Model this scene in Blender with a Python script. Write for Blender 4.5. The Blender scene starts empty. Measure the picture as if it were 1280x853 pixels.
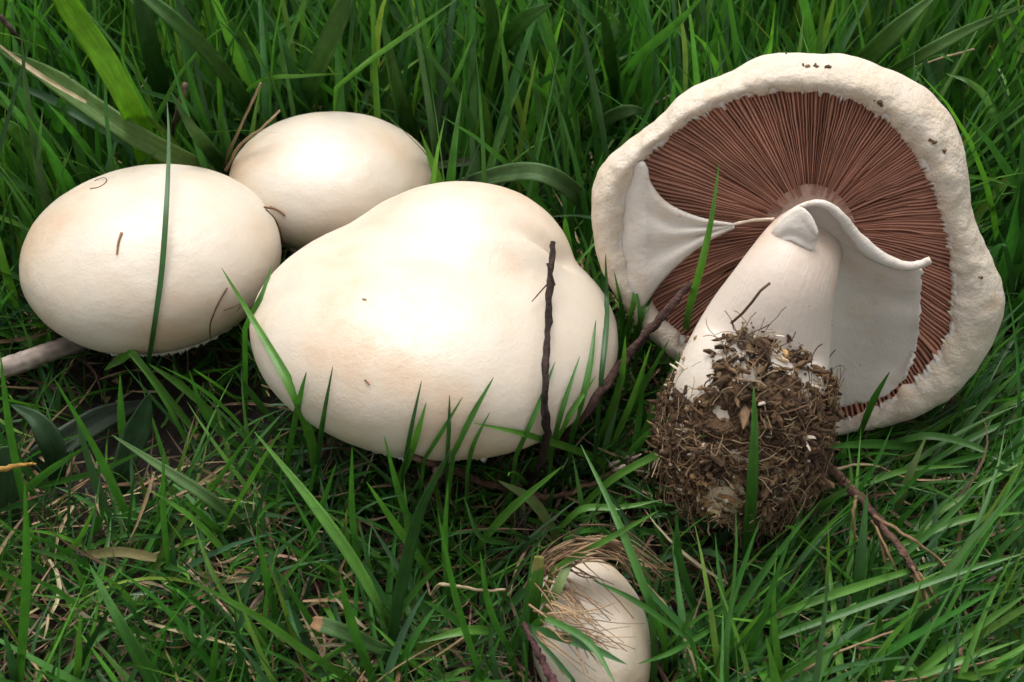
import bpy, bmesh, math, random
import numpy as np
from mathutils import Vector, Matrix, noise
from mathutils.bvhtree import BVHTree

random.seed(7); rng = np.random.default_rng(11)
sc = bpy.context.scene
COL = sc.collection
R = math.radians

# ------------------------------------------------------------------ camera
PITCH, DIST, LENS = R(42), 0.53, 45.0
TGT = Vector((0, 0, 0.03))
CAM = TGT + DIST * Vector((0, -math.cos(PITCH), math.sin(PITCH)))
cd = bpy.data.cameras.new('camera'); cam = bpy.data.objects.new('camera', cd); COL.objects.link(cam)
cam.location = CAM; cam.rotation_euler = (math.pi / 2 - PITCH, 0, 0)
cd.lens = LENS; cd.sensor_width = 36; cd.clip_start = 0.01; cd.clip_end = 50
sc.camera = cam
cd.dof.use_dof = True; cd.dof.focus_distance = .50; cd.dof.aperture_fstop = 22
# ------------------------------------------------------------------ sky and soft sun (overcast)
SUN_EL, SUN_AZ = R(64), R(-14)          # azimuth from +Y, towards -X
w = bpy.data.worlds.new('World'); sc.world = w; w.use_nodes = True
nt = w.node_tree; nt.nodes.clear()
out = nt.nodes.new('ShaderNodeOutputWorld'); bg = nt.nodes.new('ShaderNodeBackground')
sky = nt.nodes.new('ShaderNodeTexSky'); hs = nt.nodes.new('ShaderNodeHueSaturation')
sky.sky_type = 'NISHITA'; sky.sun_disc = False; sky.sun_elevation = SUN_EL; sky.sun_rotation = SUN_AZ
sky.dust_density = 4.0; sky.air_density = 1.0
hs.inputs['Saturation'].default_value = 0.04
bg.inputs['Strength'].default_value = 0.15
nt.links.new(sky.outputs[0], hs.inputs['Color']); nt.links.new(hs.outputs[0], bg.inputs['Color'])
nt.links.new(bg.outputs[0], out.inputs['Surface'])
sl = bpy.data.lights.new('sun', 'SUN'); sl.energy = 1.5; sl.angle = R(38); sl.color = (1, 0.95, 0.88)
sun = bpy.data.objects.new('sun', sl); COL.objects.link(sun)
sd = Vector((math.sin(SUN_AZ) * math.cos(SUN_EL), math.cos(SUN_AZ) * math.cos(SUN_EL), math.sin(SUN_EL)))
sun.rotation_euler = sd.to_track_quat('Z', 'Y').to_euler(); sun.location = sd * 3
sc.view_settings.view_transform = 'Standard'; sc.view_settings.look = 'None'
sc.view_settings.gamma = 1; sc.view_settings.exposure = 0.58
sc.cycles.max_bounces = 7; sc.cycles.diffuse_bounces = 4; sc.cycles.glossy_bounces = 2; sc.cycles.adaptive_threshold = .02

# ------------------------------------------------------------------ places
FPX = 1280 * LENS / 36
FW = Vector((0, math.cos(PITCH), -math.sin(PITCH))); UP = Vector((0, math.sin(PITCH), math.cos(PITCH)))
def ray(x, y):
    return (FW * FPX + Vector((1, 0, 0)) * (x - 640) - UP * (y - 426.5)).normalized()
def at(x, y, z):
    r = ray(x, y); return CAM + r * ((z - CAM.z) / r.z)
def mm(px, p):                      # photo pixels to metres at point p
    return px * (Vector(p) - CAM).dot(FW) / FPX

# ------------------------------------------------------------------ helpers
def tag(o, label=None, cat=None, group=None, kind=None):
    for k, v in (('label', label), ('category', cat), ('group', group), ('kind', kind)):
        if v: o[k] = v
    return o
def empty(name, loc):
    o = bpy.data.objects.new(name, None); COL.objects.link(o); o.location = loc; o.empty_display_size = .01
    return o
def mesh_obj(name, V, Fc, mat, parent=None, smooth=True, cols=None, uv=None):
    me = bpy.data.meshes.new(name)
    base = Vector((0, 0, 0)) if parent is None else parent.matrix_world.translation
    if parent is not None:
        bl = Vector(parent.location); q = parent.parent
        while q: bl = bl + Vector(q.location); q = q.parent
        base = bl
    Va = np.asarray(V, dtype=np.float32).reshape(-1, 3)
    if parent is None and len(Va) and name not in ('ground',):
        lo, hi = Va.min(0), Va.max(0)
        base = Vector((float((lo[0] + hi[0]) / 2), float((lo[1] + hi[1]) / 2), float(lo[2])))
    Va = Va - np.array(base, dtype=np.float32)
    if isinstance(Fc, np.ndarray):
        n = len(Fc); k = Fc.shape[1]
        me.vertices.add(len(Va)); me.vertices.foreach_set('co', Va.ravel())
        me.loops.add(n * k); me.loops.foreach_set('vertex_index', Fc.astype(np.int32).ravel())
        me.polygons.add(n); me.polygons.foreach_set('loop_start', np.arange(0, n * k, k, dtype=np.int32))
        me.update(calc_edges=True); me.validate()
    else:
        me.from_pydata([tuple(map(float, v)) for v in Va], [], [tuple(f) for f in Fc])
    if cols is not None:
        at_ = me.attributes.new('col', 'FLOAT_COLOR', 'POINT')
        c = np.asarray(cols, dtype=np.float32)
        if c.shape[1] == 3: c = np.c_[c, np.ones(len(c), np.float32)]
        at_.data.foreach_set('color', c.ravel())
    if uv is not None:
        at_ = me.attributes.new('strip', 'FLOAT_VECTOR', 'POINT')
        u = np.asarray(uv, dtype=np.float32); at_.data.foreach_set('vector', np.c_[u, np.zeros(len(u), np.float32)].ravel())
    if smooth: me.polygons.foreach_set('use_smooth', np.ones(len(me.polygons), dtype=bool))
    me.materials.append(mat); me.update()
    o = bpy.data.objects.new(name, me); COL.objects.link(o)
    if parent is not None: o.parent = parent
    else: o.location = base
    return o
def grid_faces(rows, cols, close=False):
    F = []
    for i in range(rows - 1):
        for j in range(cols if close else cols - 1):
            j2 = (j + 1) % cols
            F.append((i * cols + j, i * cols + j2, (i + 1) * cols + j2, (i + 1) * cols + j))
    return F
def spline(P, n):                   # Catmull-Rom through points of any dimension
    P = [np.array(p, float) for p in P]
    if len(P) == 2: return [P[0] + (P[1] - P[0]) * t for t in np.linspace(0, 1, n)]
    Q = [2 * P[0] - P[1]] + P + [2 * P[-1] - P[-2]]; o = []
    for t in np.linspace(0, len(P) - 1 - 1e-9, n):
        i = int(t); f = t - i; a, b, c, d = Q[i:i + 4]
        o.append(.5 * (2 * b + (c - a) * f + (2 * a - 5 * b + 4 * c - d) * f * f + (3 * b - a - 3 * c + d) * f ** 3))
    return o
def n3(p, s, seed=0):
    return noise.noise(Vector(p) * s + Vector((seed * 7.31, seed * 3.17, seed * 1.93)))

# ------------------------------------------------------------------ materials
def newmat(name):
    m = bpy.data.materials.new(name); m.use_nodes = True; t = m.node_tree; t.nodes.clear()
    o = t.nodes.new('ShaderNodeOutputMaterial'); b = t.nodes.new('ShaderNodeBsdfPrincipled')
    t.links.new(b.outputs[0], o.inputs['Surface']); return m, t, b, o
def N(t, ty, **kw):
    n = t.nodes.new(ty)
    for k, v in kw.items():
        if k in n.inputs: n.inputs[k].default_value = v
        else: setattr(n, k, v)
    return n
def ramp(t, src, stops):
    r = t.nodes.new('ShaderNodeValToRGB'); e = r.color_ramp.elements
    while len(e) < len(stops): e.new(.5)
    for i, (p, c) in enumerate(stops): e[i].position = p; e[i].color = (*c, 1) if len(c) == 3 else c
    t.links.new(src, r.inputs[0]); return r.outputs[0]
def mix(t, fac, a, b, mode='MIX'):
    m = t.nodes.new('ShaderNodeMix'); m.data_type = 'RGBA'; m.blend_type = mode
    for i, v in ((0, fac), (6, a), (7, b)):
        if hasattr(v, 'is_output'): t.links.new(v, m.inputs[i])
        else: m.inputs[i].default_value = v if i == 0 else ((*v, 1) if len(v) == 3 else v)
    return m.outputs[2]
def bump(t, b, src, strength, dist, prev=None):
    n = t.nodes.new('ShaderNodeBump'); n.inputs['Strength'].default_value = strength; n.inputs['Distance'].default_value = dist
    t.links.new(src, n.inputs['Height'])
    if prev: t.links.new(prev, n.inputs['Normal'])
    t.links.new(n.outputs[0], b.inputs['Normal']); return n.outputs[0]
def noi(t, co, scale, detail=4, rough=.55, dist=0):
    n = N(t, 'ShaderNodeTexNoise', Scale=scale, Detail=detail, Roughness=rough, Distortion=dist)
    t.links.new(co, n.inputs['Vector']); return n.outputs['Fac']
def sss(b, w_, scale, rad=(1, .55, .3)):
    b.inputs['Subsurface Weight'].default_value = w_; b.inputs['Subsurface Scale'].default_value = scale
    b.inputs['Subsurface Radius'].default_value = rad

def mat_cap():
    m, t, b, o = newmat('white_cap_skin')
    co = N(t, 'ShaderNodeTexCoord').outputs['Object']
    big = noi(t, co, 22, 3, .5); mid = noi(t, co, 110, 4, .6); fine = noi(t, co, 900, 3, .6)
    c = ramp(t, big, [(.34, (.60, .535, .45)), (.50, (.585, .49, .385)), (.66, (.545, .395, .27))])
    c = mix(t, ramp(t, mid, [(.42, (0, 0, 0)), (.75, (.45, .45, .45))]), c, (.63, .535, .42))
    sp = noi(t, co, 420, 2, .5)
    c = mix(t, ramp(t, sp, [(.70, (0, 0, 0)), (.80, (.45, .45, .45))]), c, (.52, .33, .19))
    t.links.new(c, b.inputs['Base Color'])
    b.inputs['Roughness'].default_value = .40; b.inputs['Specular IOR Level'].default_value = .75
    rr = ramp(t, noi(t, co, 260, 5, .7), [(.3, (.34,) * 3), (.7, (.56,) * 3)]); t.links.new(rr, b.inputs['Roughness'])
    sss(b, .25, .004)
    n1 = bump(t, b, fine, .30, .0004); n2 = bump(t, b, noi(t, co, 420, 4, .65), .30, .0007, n1)
    bump(t, b, mid, .15, .0018, n2)
    return m
def mat_flesh(name, c1, c2, c3, sc1=60, bstr=.5, streak=None):
    m, t, b, o = newmat(name)
    co = N(t, 'ShaderNodeTexCoord').outputs['Object']
    big = noi(t, co, sc1, 4, .6); fine = noi(t, co, 700, 4, .65)
    c = ramp(t, big, [(.3, c1), (.55, c2), (.75, c3)])
    c = mix(t, ramp(t, noi(t, co, 350, 2), [(.68, (0, 0, 0)), (.78, (.6, .6, .6))]), c, (.50, .34, .20))
    t.links.new(c, b.inputs['Base Color']); b.inputs['Roughness'].default_value = .62
    b.inputs['Specular IOR Level'].default_value = .3
    sss(b, .2, .003)
    n1 = bump(t, b, fine, bstr, .0006); bump(t, b, noi(t, co, 200, 4, .6), bstr, .0016, n1)
    return m
def mat_stem():
    m, t, b, o = newmat('stem_skin')
    co = N(t, 'ShaderNodeTexCoord').outputs['Object']
    a = N(t, 'ShaderNodeAttribute', attribute_name='strip'); sep = N(t, 'ShaderNodeSeparateXYZ'); t.links.new(a.outputs['Vector'], sep.inputs[0])
    along = ramp(t, sep.outputs[0], [(0, (.42, .23, .14)), (.13, (.50, .34, .245)), (.32, (.60, .51, .435)), (.55, (.61, .54, .46)), (.75, (.55, .43, .27)), (1, (.45, .31, .17))])
    nn = noi(t, co, 130, 4, .6)
    c = mix(t, ramp(t, nn, [(.35, (0, 0, 0)), (.7, (.5, .5, .5))]), along, (.62, .54, .48))
    t.links.new(c, b.inputs['Base Color']); b.inputs['Roughness'].default_value = .5; sss(b, .25, .004)
    sc_ = N(t, 'ShaderNodeMapping'); sc_.inputs['Scale'].default_value = (12, 90, 1); t.links.new(a.outputs['Vector'], sc_.inputs[0])
    st = noi(t, sc_.outputs[0], 1.0, 4, .6)
    n1 = bump(t, b, st, .25, .001); bump(t, b, noi(t, co, 380, 4, .6), .3, .0009, n1)
    return m
def mat_attr(name, rough=.45, spec=.4, trans=.3, veins=0, bmp=.0, var=.25):
    m, t, b, o = newmat(name)
    a = N(t, 'ShaderNodeAttribute', attribute_name='col'); co = N(t, 'ShaderNodeTexCoord').outputs['Object']
    nn = noi(t, co, 90, 4, .6)
    f = ramp(t, nn, [(.3, (1 - var,) * 3), (.7, (1 + var,) * 3)])
    c = mix(t, 1.0, a.outputs['Color'], f, 'MULTIPLY')
    if veins:
        u = N(t, 'ShaderNodeAttribute', attribute_name='strip')
        mp = N(t, 'ShaderNodeMapping'); mp.inputs['Scale'].default_value = (veins, 2.5, 1); t.links.new(u.outputs['Vector'], mp.inputs[0])
        v = noi(t, mp.outputs[0], 1.0, 3, .6)
        c = mix(t, 1.0, c, ramp(t, v, [(.35, (.72, .76, .72)), (.65, (1.25, 1.2, 1.3))]), 'MULTIPLY')
        bump(t, b, v, .5, .0006)
    elif bmp:
        bump(t, b, noi(t, co, 500, 4, .65), .8, bmp)
    t.links.new(c, b.inputs['Base Color']); b.inputs['Roughness'].default_value = rough; b.inputs['Specular IOR Level'].default_value = spec
    if trans:
        tr = N(t, 'ShaderNodeBsdfTranslucent'); ms = N(t, 'ShaderNodeMixShader'); ms.inputs[0].default_value = trans
        t.links.new(mix(t, 1.0, c, (1.15, 1.3, .7), 'MULTIPLY'), tr.inputs[0])
        t.links.new(b.outputs[0], ms.inputs[1]); t.links.new(tr.outputs[0], ms.inputs[2]); t.links.new(ms.outputs[0], o.inputs['Surface'])
    return m
def mat_gill():
    m, t, b, o = newmat('gill_flesh')
    co = N(t, 'ShaderNodeTexCoord').outputs['Object']
    a = N(t, 'ShaderNodeAttribute', attribute_name='col')
    nn = noi(t, co, 70, 4, .6)
    c = mix(t, 1.0, a.outputs['Color'], ramp(t, nn, [(.3, (.8, .8, .8)), (.7, (1.2, 1.17, 1.15))]), 'MULTIPLY')
    t.links.new(c, b.inputs['Base Color']); b.inputs['Roughness'].default_value = .6; b.inputs['Specular IOR Level'].default_value = .25
    return m
def mat_ground():
    m, t, b, o = newmat('dark_soil')
    co = N(t, 'ShaderNodeTexCoord').outputs['Object']
    c = ramp(t, noi(t, co, 60, 8, .7), [(.3, (.008, .006, .004)), (.5, (.022, .015, .010)), (.7, (.055, .037, .023))])
    t.links.new(c, b.inputs['Base Color']); b.inputs['Roughness'].default_value = .95
    bump(t, b, noi(t, co, 220, 6, .7), 1, .004)
    return m
M_CAP = mat_cap()
M_RIM = mat_flesh('cap_flesh', (.58, .48, .36), (.61, .53, .44), (.52, .39, .26), 45, .8)
M_VEIL = mat_flesh('veil_membrane', (.62, .57, .52), (.63, .57, .51), (.57, .47, .37), 70, .4)
M_STEM = mat_stem(); M_GILL = mat_gill(); M_SOIL = mat_ground()
M_GRASS = mat_attr('grass_blade', .42, .45, .32)
M_LEAF = mat_attr('broad_leaf', .5, .28, .32, veins=26)
M_DRY = mat_attr('dry_stalk', .7, .25, .12, bmp=.0004)
M_BARK = mat_attr('dark_twig', .8, .2, 0, bmp=.003, var=.6)
M_CRUMB = mat_attr('soil_crumb', .9, .2, 0, bmp=.0008, var=.35)

# ------------------------------------------------------------------ ground
def build_ground():
    n = 150; S = 1.7; V = []
    for i in range(n):
        for j in range(n):
            x = -S / 2 + S * j / (n - 1); y = -.45 + S * i / (n - 1)
            V.append((x, y, -.003 + .004 * n3((x, y, 0), 18) + .003 * n3((x, y, 3), 60)))
    g = mesh_obj('ground', V, grid_faces(n, n), M_SOIL); g['kind'] = 'structure'
build_ground()

# ------------------------------------------------------------------ closed mushrooms
BVHS = []; ELL = []
def rotm(rx, ry): return Matrix.Rotation(ry, 3, 'Y') @ Matrix.Rotation(rx, 3, 'X')
def ell_r(o, d, c, ax, Rm):          # distance from o along d to ellipsoid
    q = Rm.transposed() @ (o - c); e = Rm.transposed() @ d
    q = Vector((q[i] / ax[i] for i in range(3))); e = Vector((e[i] / ax[i] for i in range(3)))
    A = e.dot(e); B = q.dot(e); Cc = q.dot(q) - 1; D = B * B - A * Cc
    return (-B + math.sqrt(D)) / A if D > 0 else 0
def smax(a, b, k):
    h = max(k - abs(a - b), 0) / k; return max(a, b) + h * h * k * .25
def closed_mushroom(label, ells, seed, psi_m=2.28, k=.008, dents=()):
    c, ax, Rm = ells[0]
    root = empty('mushroom', (c.x, c.y, 0)); tag(root, label, 'mushroom', 'pale smooth mushroom caps lying together in the grass')
    NR, NC = 90, 180; V = []
    marg = []
    for i in range(NR + 1):
        psi = psi_m * i / NR
        for j in range(NC):
            ph = 2 * math.pi * j / NC
            p = psi
            if i > NR - 8: p = psi + (.035 * n3((math.cos(ph) * 9, math.sin(ph) * 9, seed), 1) + .02 * n3((math.cos(ph) * 40, math.sin(ph) * 40, seed), 1)) * (i - NR + 8) / 8
            v = Rm @ Vector((ax[0] * math.sin(p) * math.cos(ph), ax[1] * math.sin(p) * math.sin(ph), ax[2] * math.cos(p)))
            d = v.normalized(); r = v.length
            for c2, ax2, R2 in ells[1:]:
                r = smax(r, ell_r(c, d, c2, ax2, R2), k)
            r *= 1 + .010 * n3(d, 2.2, seed) + .0035 * n3(d, 7, seed) + .0012 * n3(d, 22, seed)
            for dd, s, amt in dents:
                r -= amt * math.exp(-((d - dd).length / s) ** 2)
            P = c + d * r
            V.append(P)
    last = V[-NC:]; cen = sum(last, Vector()) / NC
    rows = NR + 1
    for f, dz in ((.985, -.0012), (.95, -.0005), (.88, .003), (.6, .008), (.25, .010)):
        for P in last:
            V.append(cen + (P - cen) * f + Vector((0, 0, dz)))
        rows += 1
    F = grid_faces(rows, NC, True)
    capo = mesh_obj('cap', V, F, M_CAP, root)
    BVHS.append(BVHTree.FromPolygons([Vector(v) for v in V], F)); ELL.append(ells)
    # ragged veil fringe hanging from the margin
    V2 = []; F2 = []; M = 420
    for q in range(M):
        t = q / M * NC; j = int(t) % NC; f = t - int(t)
        P = last[j] * (1 - f) + last[(j + 1) % NC] * f
        Lh = .0003 + .0020 * max(0, .15 + n3((q * .11, seed, 2), 1) + .5 * n3((q * .37, seed, 5), 1)) + .0016 * random.random() * (random.random() < .22)
        o_ = (P - cen); o_.z = 0; o_.normalize()
        V2 += [P + Vector((0, 0, .0006)) + o_ * .0003, P + o_ * (.0006 * random.uniform(-1, 1.3)) - Vector((0, 0, Lh))]
    for q in range(M):
        a, b_ = 2 * q, 2 * ((q + 1) % M); F2.append((a, b_, b_ + 1, a + 1))
    fr = mesh_obj('veil_fringe', V2, F2, M_VEIL, root)
    sm = fr.modifiers.new('s', 'SOLIDIFY'); sm.thickness = .0006
    # short stem under the cap
    V3 = []; 
    for i in range(10):
        z = -.004 + (cen.z + .014 + .004) * i / 9; rr = ax[0] * (.22 + .05 * (1 - i / 9))
        for j in range(32):
            a = 2 * math.pi * j / 32; V3.append((cen.x + rr * math.cos(a) * (1 + .03 * n3((a, z * 60, seed), 1)), cen.y + .014 + rr * math.sin(a), z))
    st = mesh_obj('stem', V3, grid_faces(10, 32, True), M_VEIL, root)
    return root
def pushed(c, ax, f):
    return CAM + (Vector(c) - CAM) * f, [a * f for a in ax]
E_LEFT = [(Vector((-.1539, .0378, .045)), [.0546, .0538, .0316], rotm(-.039, -.015))]
c_, a_ = pushed((-.0814, .0867, .05), [.0464, .0449, .0254], 1.035)
E_BACK = [(c_, a_, rotm(-.061, .035))]
E_BIG = [(Vector((-.0296, -.0173, .052)), [.0716, .0693, .0351], rotm(-.144, .084)),
         (Vector((-.0263, .0064, .055)), [.0525, .052, .0352], rotm(-.019, -.18))]
def surf_dir(x, y, ells):           # direction from the first centre to where the photo ray meets the cap
    d = ray(x, y); best = 9
    for c, ax, Rm in ells:
        q = Rm.transposed() @ (CAM - c); e = Rm.transposed() @ d
        q = Vector((q[i] / ax[i] for i in range(3))); e = Vector((e[i] / ax[i] for i in range(3)))
        A = e.dot(e); B = q.dot(e); D = B * B - A * (q.dot(q) - 1)
        if D > 0: best = min(best, (-B - math.sqrt(D)) / A)
    return (CAM + d * best - ells[0][0]).normalized()
GROOVE = [(surf_dir(x, y, E_BIG), s, a) for x, y, s, a in ((712, 326, .075, .0036), (704, 316, .075, .0036), (694, 306, .08, .0034), (682, 296, .08, .0030), (668, 287, .09, .0024), (652, 279, .10, .0017), (632, 273, .13, .0011))]
GROOVE += [(surf_dir(x, y, E_BIG), s, a) for x, y, s, a in ((330, 385, .09, .0014), (345, 372, .09, .0012), (362, 360, .1, .0008))]
closed_mushroom('cream egg shaped mushroom cap with a thin dark grass blade bent across it', E_LEFT, 1)
closed_mushroom('smallest round cream mushroom cap, tucked behind the two other smooth caps', E_BACK, 2)
closed_mushroom('largest glossy white mushroom cap, lopsided with a second lobe bulging behind', E_BIG, 3, psi_m=2.3, k=.004,
                dents=GROOVE)

# ------------------------------------------------------------------ open mushroom, gills showing
ON = Vector((-.22733, -.91178, .34202)); O1 = Vector((.97030, -.24192, 0)); O2 = Vector((.08274, .33186, .93969))
OO = Vector((.11277, -.00533, .0913))
RG = [522, 508, 494, 483, 477, 474, 472, 472, 473, 476, 481, 485, 490, 497, 504, 510, 515, 519, 523, 528, 533, 539, 545, 553, 562, 572, 582, 593, 604, 618, 632, 651, 671, 684, 696, 708, 715, 719, 720, 718, 716, 710, 700, 689, 678, 669, 665, 668, 677, 692, 708, 722, 738, 758, 774, 787, 800, 807, 802, 788, 773, 758, 744, 731, 716, 695, 668, 639, 608, 580, 556, 537]
RO = [659, 624, 601, 589, 589, 595, 604, 615, 629, 639, 644, 645, 644, 640, 636, 634, 636, 639, 641, 638, 640, 650, 660, 664, 660, 655, 660, 676, 695, 702, 704, 716, 742, 780, 823, 853, 864, 860, 855, 854, 849, 836, 823, 816, 810, 798, 786, 785, 793, 804, 820, 840, 853, 851, 843, 847, 860, 867, 874, 885, 898, 908, 912, 908, 898, 885, 869, 849, 827, 800, 758, 706]
def lut(T, a):
    t = (a / (2 * math.pi) * 72) % 72; i = int(t); f = t - i
    f = f * f * (3 - 2 * f) * .4 + f * .6
    return (T[i] * (1 - f) + T[(i + 1) % 72] * f) * 1e-4
def loc3(r, a, h): return OO + O1 * (r * math.cos(a)) + O2 * (r * math.sin(a)) + ON * h
def onp(x, y, h):                    # point of the photo ray at height h over the gill plane
    r = ray(x, y); q = OO + ON * h; return CAM + r * ((q - CAM).dot(ON) / r.dot(ON))

def open_mushroom():
    root = empty('mushroom', (OO.x, OO.y, 0))
    tag(root, 'open mushroom lying on its side, pink brown gills showing and soil on its thick stem', 'mushroom')
    # --- cap with rolled rim
    NA = 288; V = []; rows = 0; prof = []
    def ring(fr, fh):
        nonlocal rows
        for j in range(NA):
            a = 2 * math.pi * j / NA; rg, ro = lut(RG, a), lut(RO, a)
            sc_ = .0011 * n3((math.cos(a) * 14, math.sin(a) * 14, 1), 1) + .0009 * n3((math.cos(a) * 45, math.sin(a) * 45, 2), 1)
            t = fr; r = rg + (ro - rg) * t if t <= 1 else ro * (2 - t)
            edge = max(0, 1 - abs(t) * 3.5) if t <= 1 else 0
            P = loc3(r + sc_ * edge * 1.6, a, fh)
            amp = .0013 if t < .7 else .0008
            nn = n3(P, 140, 4) * amp + n3(P, 420, 5) * amp * .55 * (1 if t < 1 else .4) + n3(P, 45, 6) * .0012
            V.append(P + (ON * .7 + (P - OO).normalized() * .5) * nn)
        rows += 1
    for fr, fh in ((.10, -.006), (.02, -.003), (-.03, -.0005), (-.01, .0012), (.04, .0024), (.12, .0036), (.22, .0044), (.33, .0047), (.45, .0042), (.56, .003), (.66, .0012), (.75, -.001), (.83, -.0034), (.90, -.006), (.96, -.0092), (1.0, -.013)):
        ring(fr, fh)
    for i in range(1, 15):
        t = i / 15 * math.pi / 2
        ring(2 - math.cos(t) ** .8, -.013 - .040 * math.sin(t))
    F = grid_faces(rows, NA, True)
    V.append(loc3(0, 0, -.053)); k = len(V) - 1; b0 = (rows - 1) * NA
    F += [(b0 + j, b0 + (j + 1) % NA, k) for j in range(NA)]
    capo = mesh_obj('cap', V, F, M_RIM, root); BVHS.append(BVHTree.FromPolygons([Vector(v) for v in V], F))
    # shreds of veil along the rim, beside the gills
    V2 = []; F2 = []; M = 620; a_ = [2 * math.pi * (q + random.uniform(-.4, .4)) / M for q in range(M)]
    for q in range(M):
        a = a_[q]; rg = lut(RG, a); L = max(.0002, .0009 + .0013 * n3((math.cos(a) * 11, math.sin(a) * 11, 3), 1) + .0009 * random.gauss(0, 1) * (random.random() < .5))
        V2 += [loc3(rg + .0022, a, .0020 + .0004 * random.random()), loc3(rg + .0004, a, .0020), loc3(rg - L, a, -.0006 + .0010 * random.random())]
    for q in range(M):
        a = 3 * q; b_ = 3 * ((q + 1) % M); F2 += [(a, b_, b_ + 1, a + 1), (a + 1, b_ + 1, b_ + 2, a + 2)]
    sh = mesh_obj('ragged_fringe', V2, F2, M_VEIL, capo); mo = sh.modifiers.new('s', 'SOLIDIFY'); mo.thickness = .0005
    # --- gills, one thin plate each
    NG = 250; NRad = 16; V = []; F = []; Cc = []
    angs = []
    a = 0
    ws = [random.uniform(.6, 1.4) for _ in range(NG)]; tot = sum(ws); acc = 0
    for g in range(NG):
        dth = 2 * math.pi * ws[g] / tot; a0 = acc; acc += dth
        short = random.random() < .33
        rin = .013 if not short else random.uniform(.02, .045)
        th = random.uniform(.5, .72); dep = random.uniform(.0020, .0034); hz = random.gauss(0, .0004)
        if random.random() < .10: th = .30
        tone = random.uniform(.82, 1.15)
        k0 = len(V); wob = random.uniform(0, 9)
        for i in range(NRad + 1):
            t = i / NRad
            ac = a0 + dth / 2; rg = lut(RG, ac) * 1.012
            r = .013 + (rg - .013) * t
            aw = .012 * n3((r * 70, ac * 3, 0), 1) * (1 - t * .4) + .006 * n3((r * 130, wob, 0), 1)
            hc = -.0035 - .0035 * math.sin(math.pi * min(1, t * 1.05)) * (1 - .3 * t) + hz + .0006 * n3((r * 160, g * .31, 1), 1)
            crest = hc if r > rin else hc - (rin - r) * 1.3
            crest = max(crest, hc - dep)
            if t > .97: crest = hc + .0015
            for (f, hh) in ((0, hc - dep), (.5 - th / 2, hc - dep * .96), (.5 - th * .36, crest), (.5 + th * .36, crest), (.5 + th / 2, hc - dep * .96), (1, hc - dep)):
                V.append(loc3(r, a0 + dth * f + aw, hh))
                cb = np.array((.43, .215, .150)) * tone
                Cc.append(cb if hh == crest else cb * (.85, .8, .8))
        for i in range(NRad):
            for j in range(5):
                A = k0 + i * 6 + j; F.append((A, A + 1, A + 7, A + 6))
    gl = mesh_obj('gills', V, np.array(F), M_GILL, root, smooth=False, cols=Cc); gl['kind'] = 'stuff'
    # pale collar where the stem leaves the cap
    V = []; prof = [(.030, -.0052), (.026, -.0040), (.022, -.0034), (.018, -.001), (.014, .004), (.008, .006)]
    for r, h in prof:
        for j in range(64):
            a = 2 * math.pi * j / 64
            V.append(loc3(r * (.55 + .05 * n3((math.cos(a) * 2, math.sin(a) * 2, 0), 1)), a, h))
    mesh_obj('stem_collar', V, grid_faces(len(prof), 64, True), M_GILL_PALE, root)
    # --- stem
    def ctr(x, y, d): return CAM + ray(x, y) * d
    o_d = (OO - CAM).length
    S0 = onp(1013, 300, -.004)
    base = at(926, 560, .044); tip = at(906, 612, .030)
    d0 = (OO - CAM).length; d1 = (base - CAM).length
    path = [S0, ctr(1003, 310, d0 - .018), ctr(980, 358, d0 - .030), ctr(953, 430, d0 * .35 + d1 * .65 - .008), ctr(934, 500, d1 * 1.0 - .003), base, ctr(912, 598, d1 + .002), ctr(903, 628, d1 + .006)]
    rad = [.0120, .0146, .0185, .0245, .0275, .0275, .0235, .012]
    pr = spline([(*p, r) for p, r in zip(path, rad)], 64)
    V = []; UV = []; SF = []
    prevn = Vector((1, 0, 0))
    NCc = 72
    for i, q in enumerate(pr):
        c = Vector(q[:3]); r = q[3]; nx = Vector(pr[min(i + 1, 63)][:3]) - Vector(pr[max(i - 1, 0)][:3]); nx.normalize()
        side = (prevn - nx * prevn.dot(nx)).normalized(); prevn = side; bi = nx.cross(side)
        t = i / 63; row = []
        for j in range(NCc):
            a = 2 * math.pi * j / NCc; d = side * math.cos(a) + bi * math.sin(a)
            rr = r * (1 + .03 * n3(c + d * r, 40, 3)) + .0012 * max(0, t - .35) * n3(c + d * r, 160, 8) + .0022 * max(0, t - .62) * n3(c + d * r, 110, 9)
            P = c + d * rr; V.append(P); UV.append((t, j / NCc)); row.append((P, d, nx))
        SF.append(row)
    V.append(Vector(pr[-1][:3]) + nx * .006); UV.append((1, .5))
    F = grid_faces(64, NCc, True); k = len(V) - 1; F += [(63 * NCc + j, 63 * NCc + (j + 1) % NCc, k) for j in range(NCc)]
    stem = mesh_obj('stem', V, F, M_STEM, root, uv=UV); BVHS.append(BVHTree.FromPolygons([Vector(v) for v in V], F))
    stemb = BVHS[-1]
    # --- soil and fibres caked on the lower stem
    V = []; F = []; Cc = []
    ico = bmesh.new(); bmesh.ops.create_icosphere(ico, subdivisions=1, radius=1); iv = [v.co.copy() for v in ico.verts]; ifc = [[v.index for v in f.verts] for f in ico.faces]; ico.free()
    def crumb(P, s, col, flat=1.0, d=None):
        k = len(V); q = Vector((random.gauss(0, 1), random.gauss(0, 1), random.gauss(0, 1))).normalized().to_track_quat('Z', 'Y')
        e_ = random.random() < .45; sx, sy, sz = s * random.uniform(.6, 1.3) * (2.4 if e_ else 1), s * random.uniform(.5, 1.0) * (.75 if e_ else 1), s * random.uniform(.3, .8) * flat
        for v in iv:
            u = v * random.uniform(.7, 1.25); V.append(P + q @ Vector((u.x * sx, u.y * sy, u.z * sz))); Cc.append(col)
        F.extend([tuple(k + a for a in f) for f in ifc])
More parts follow.
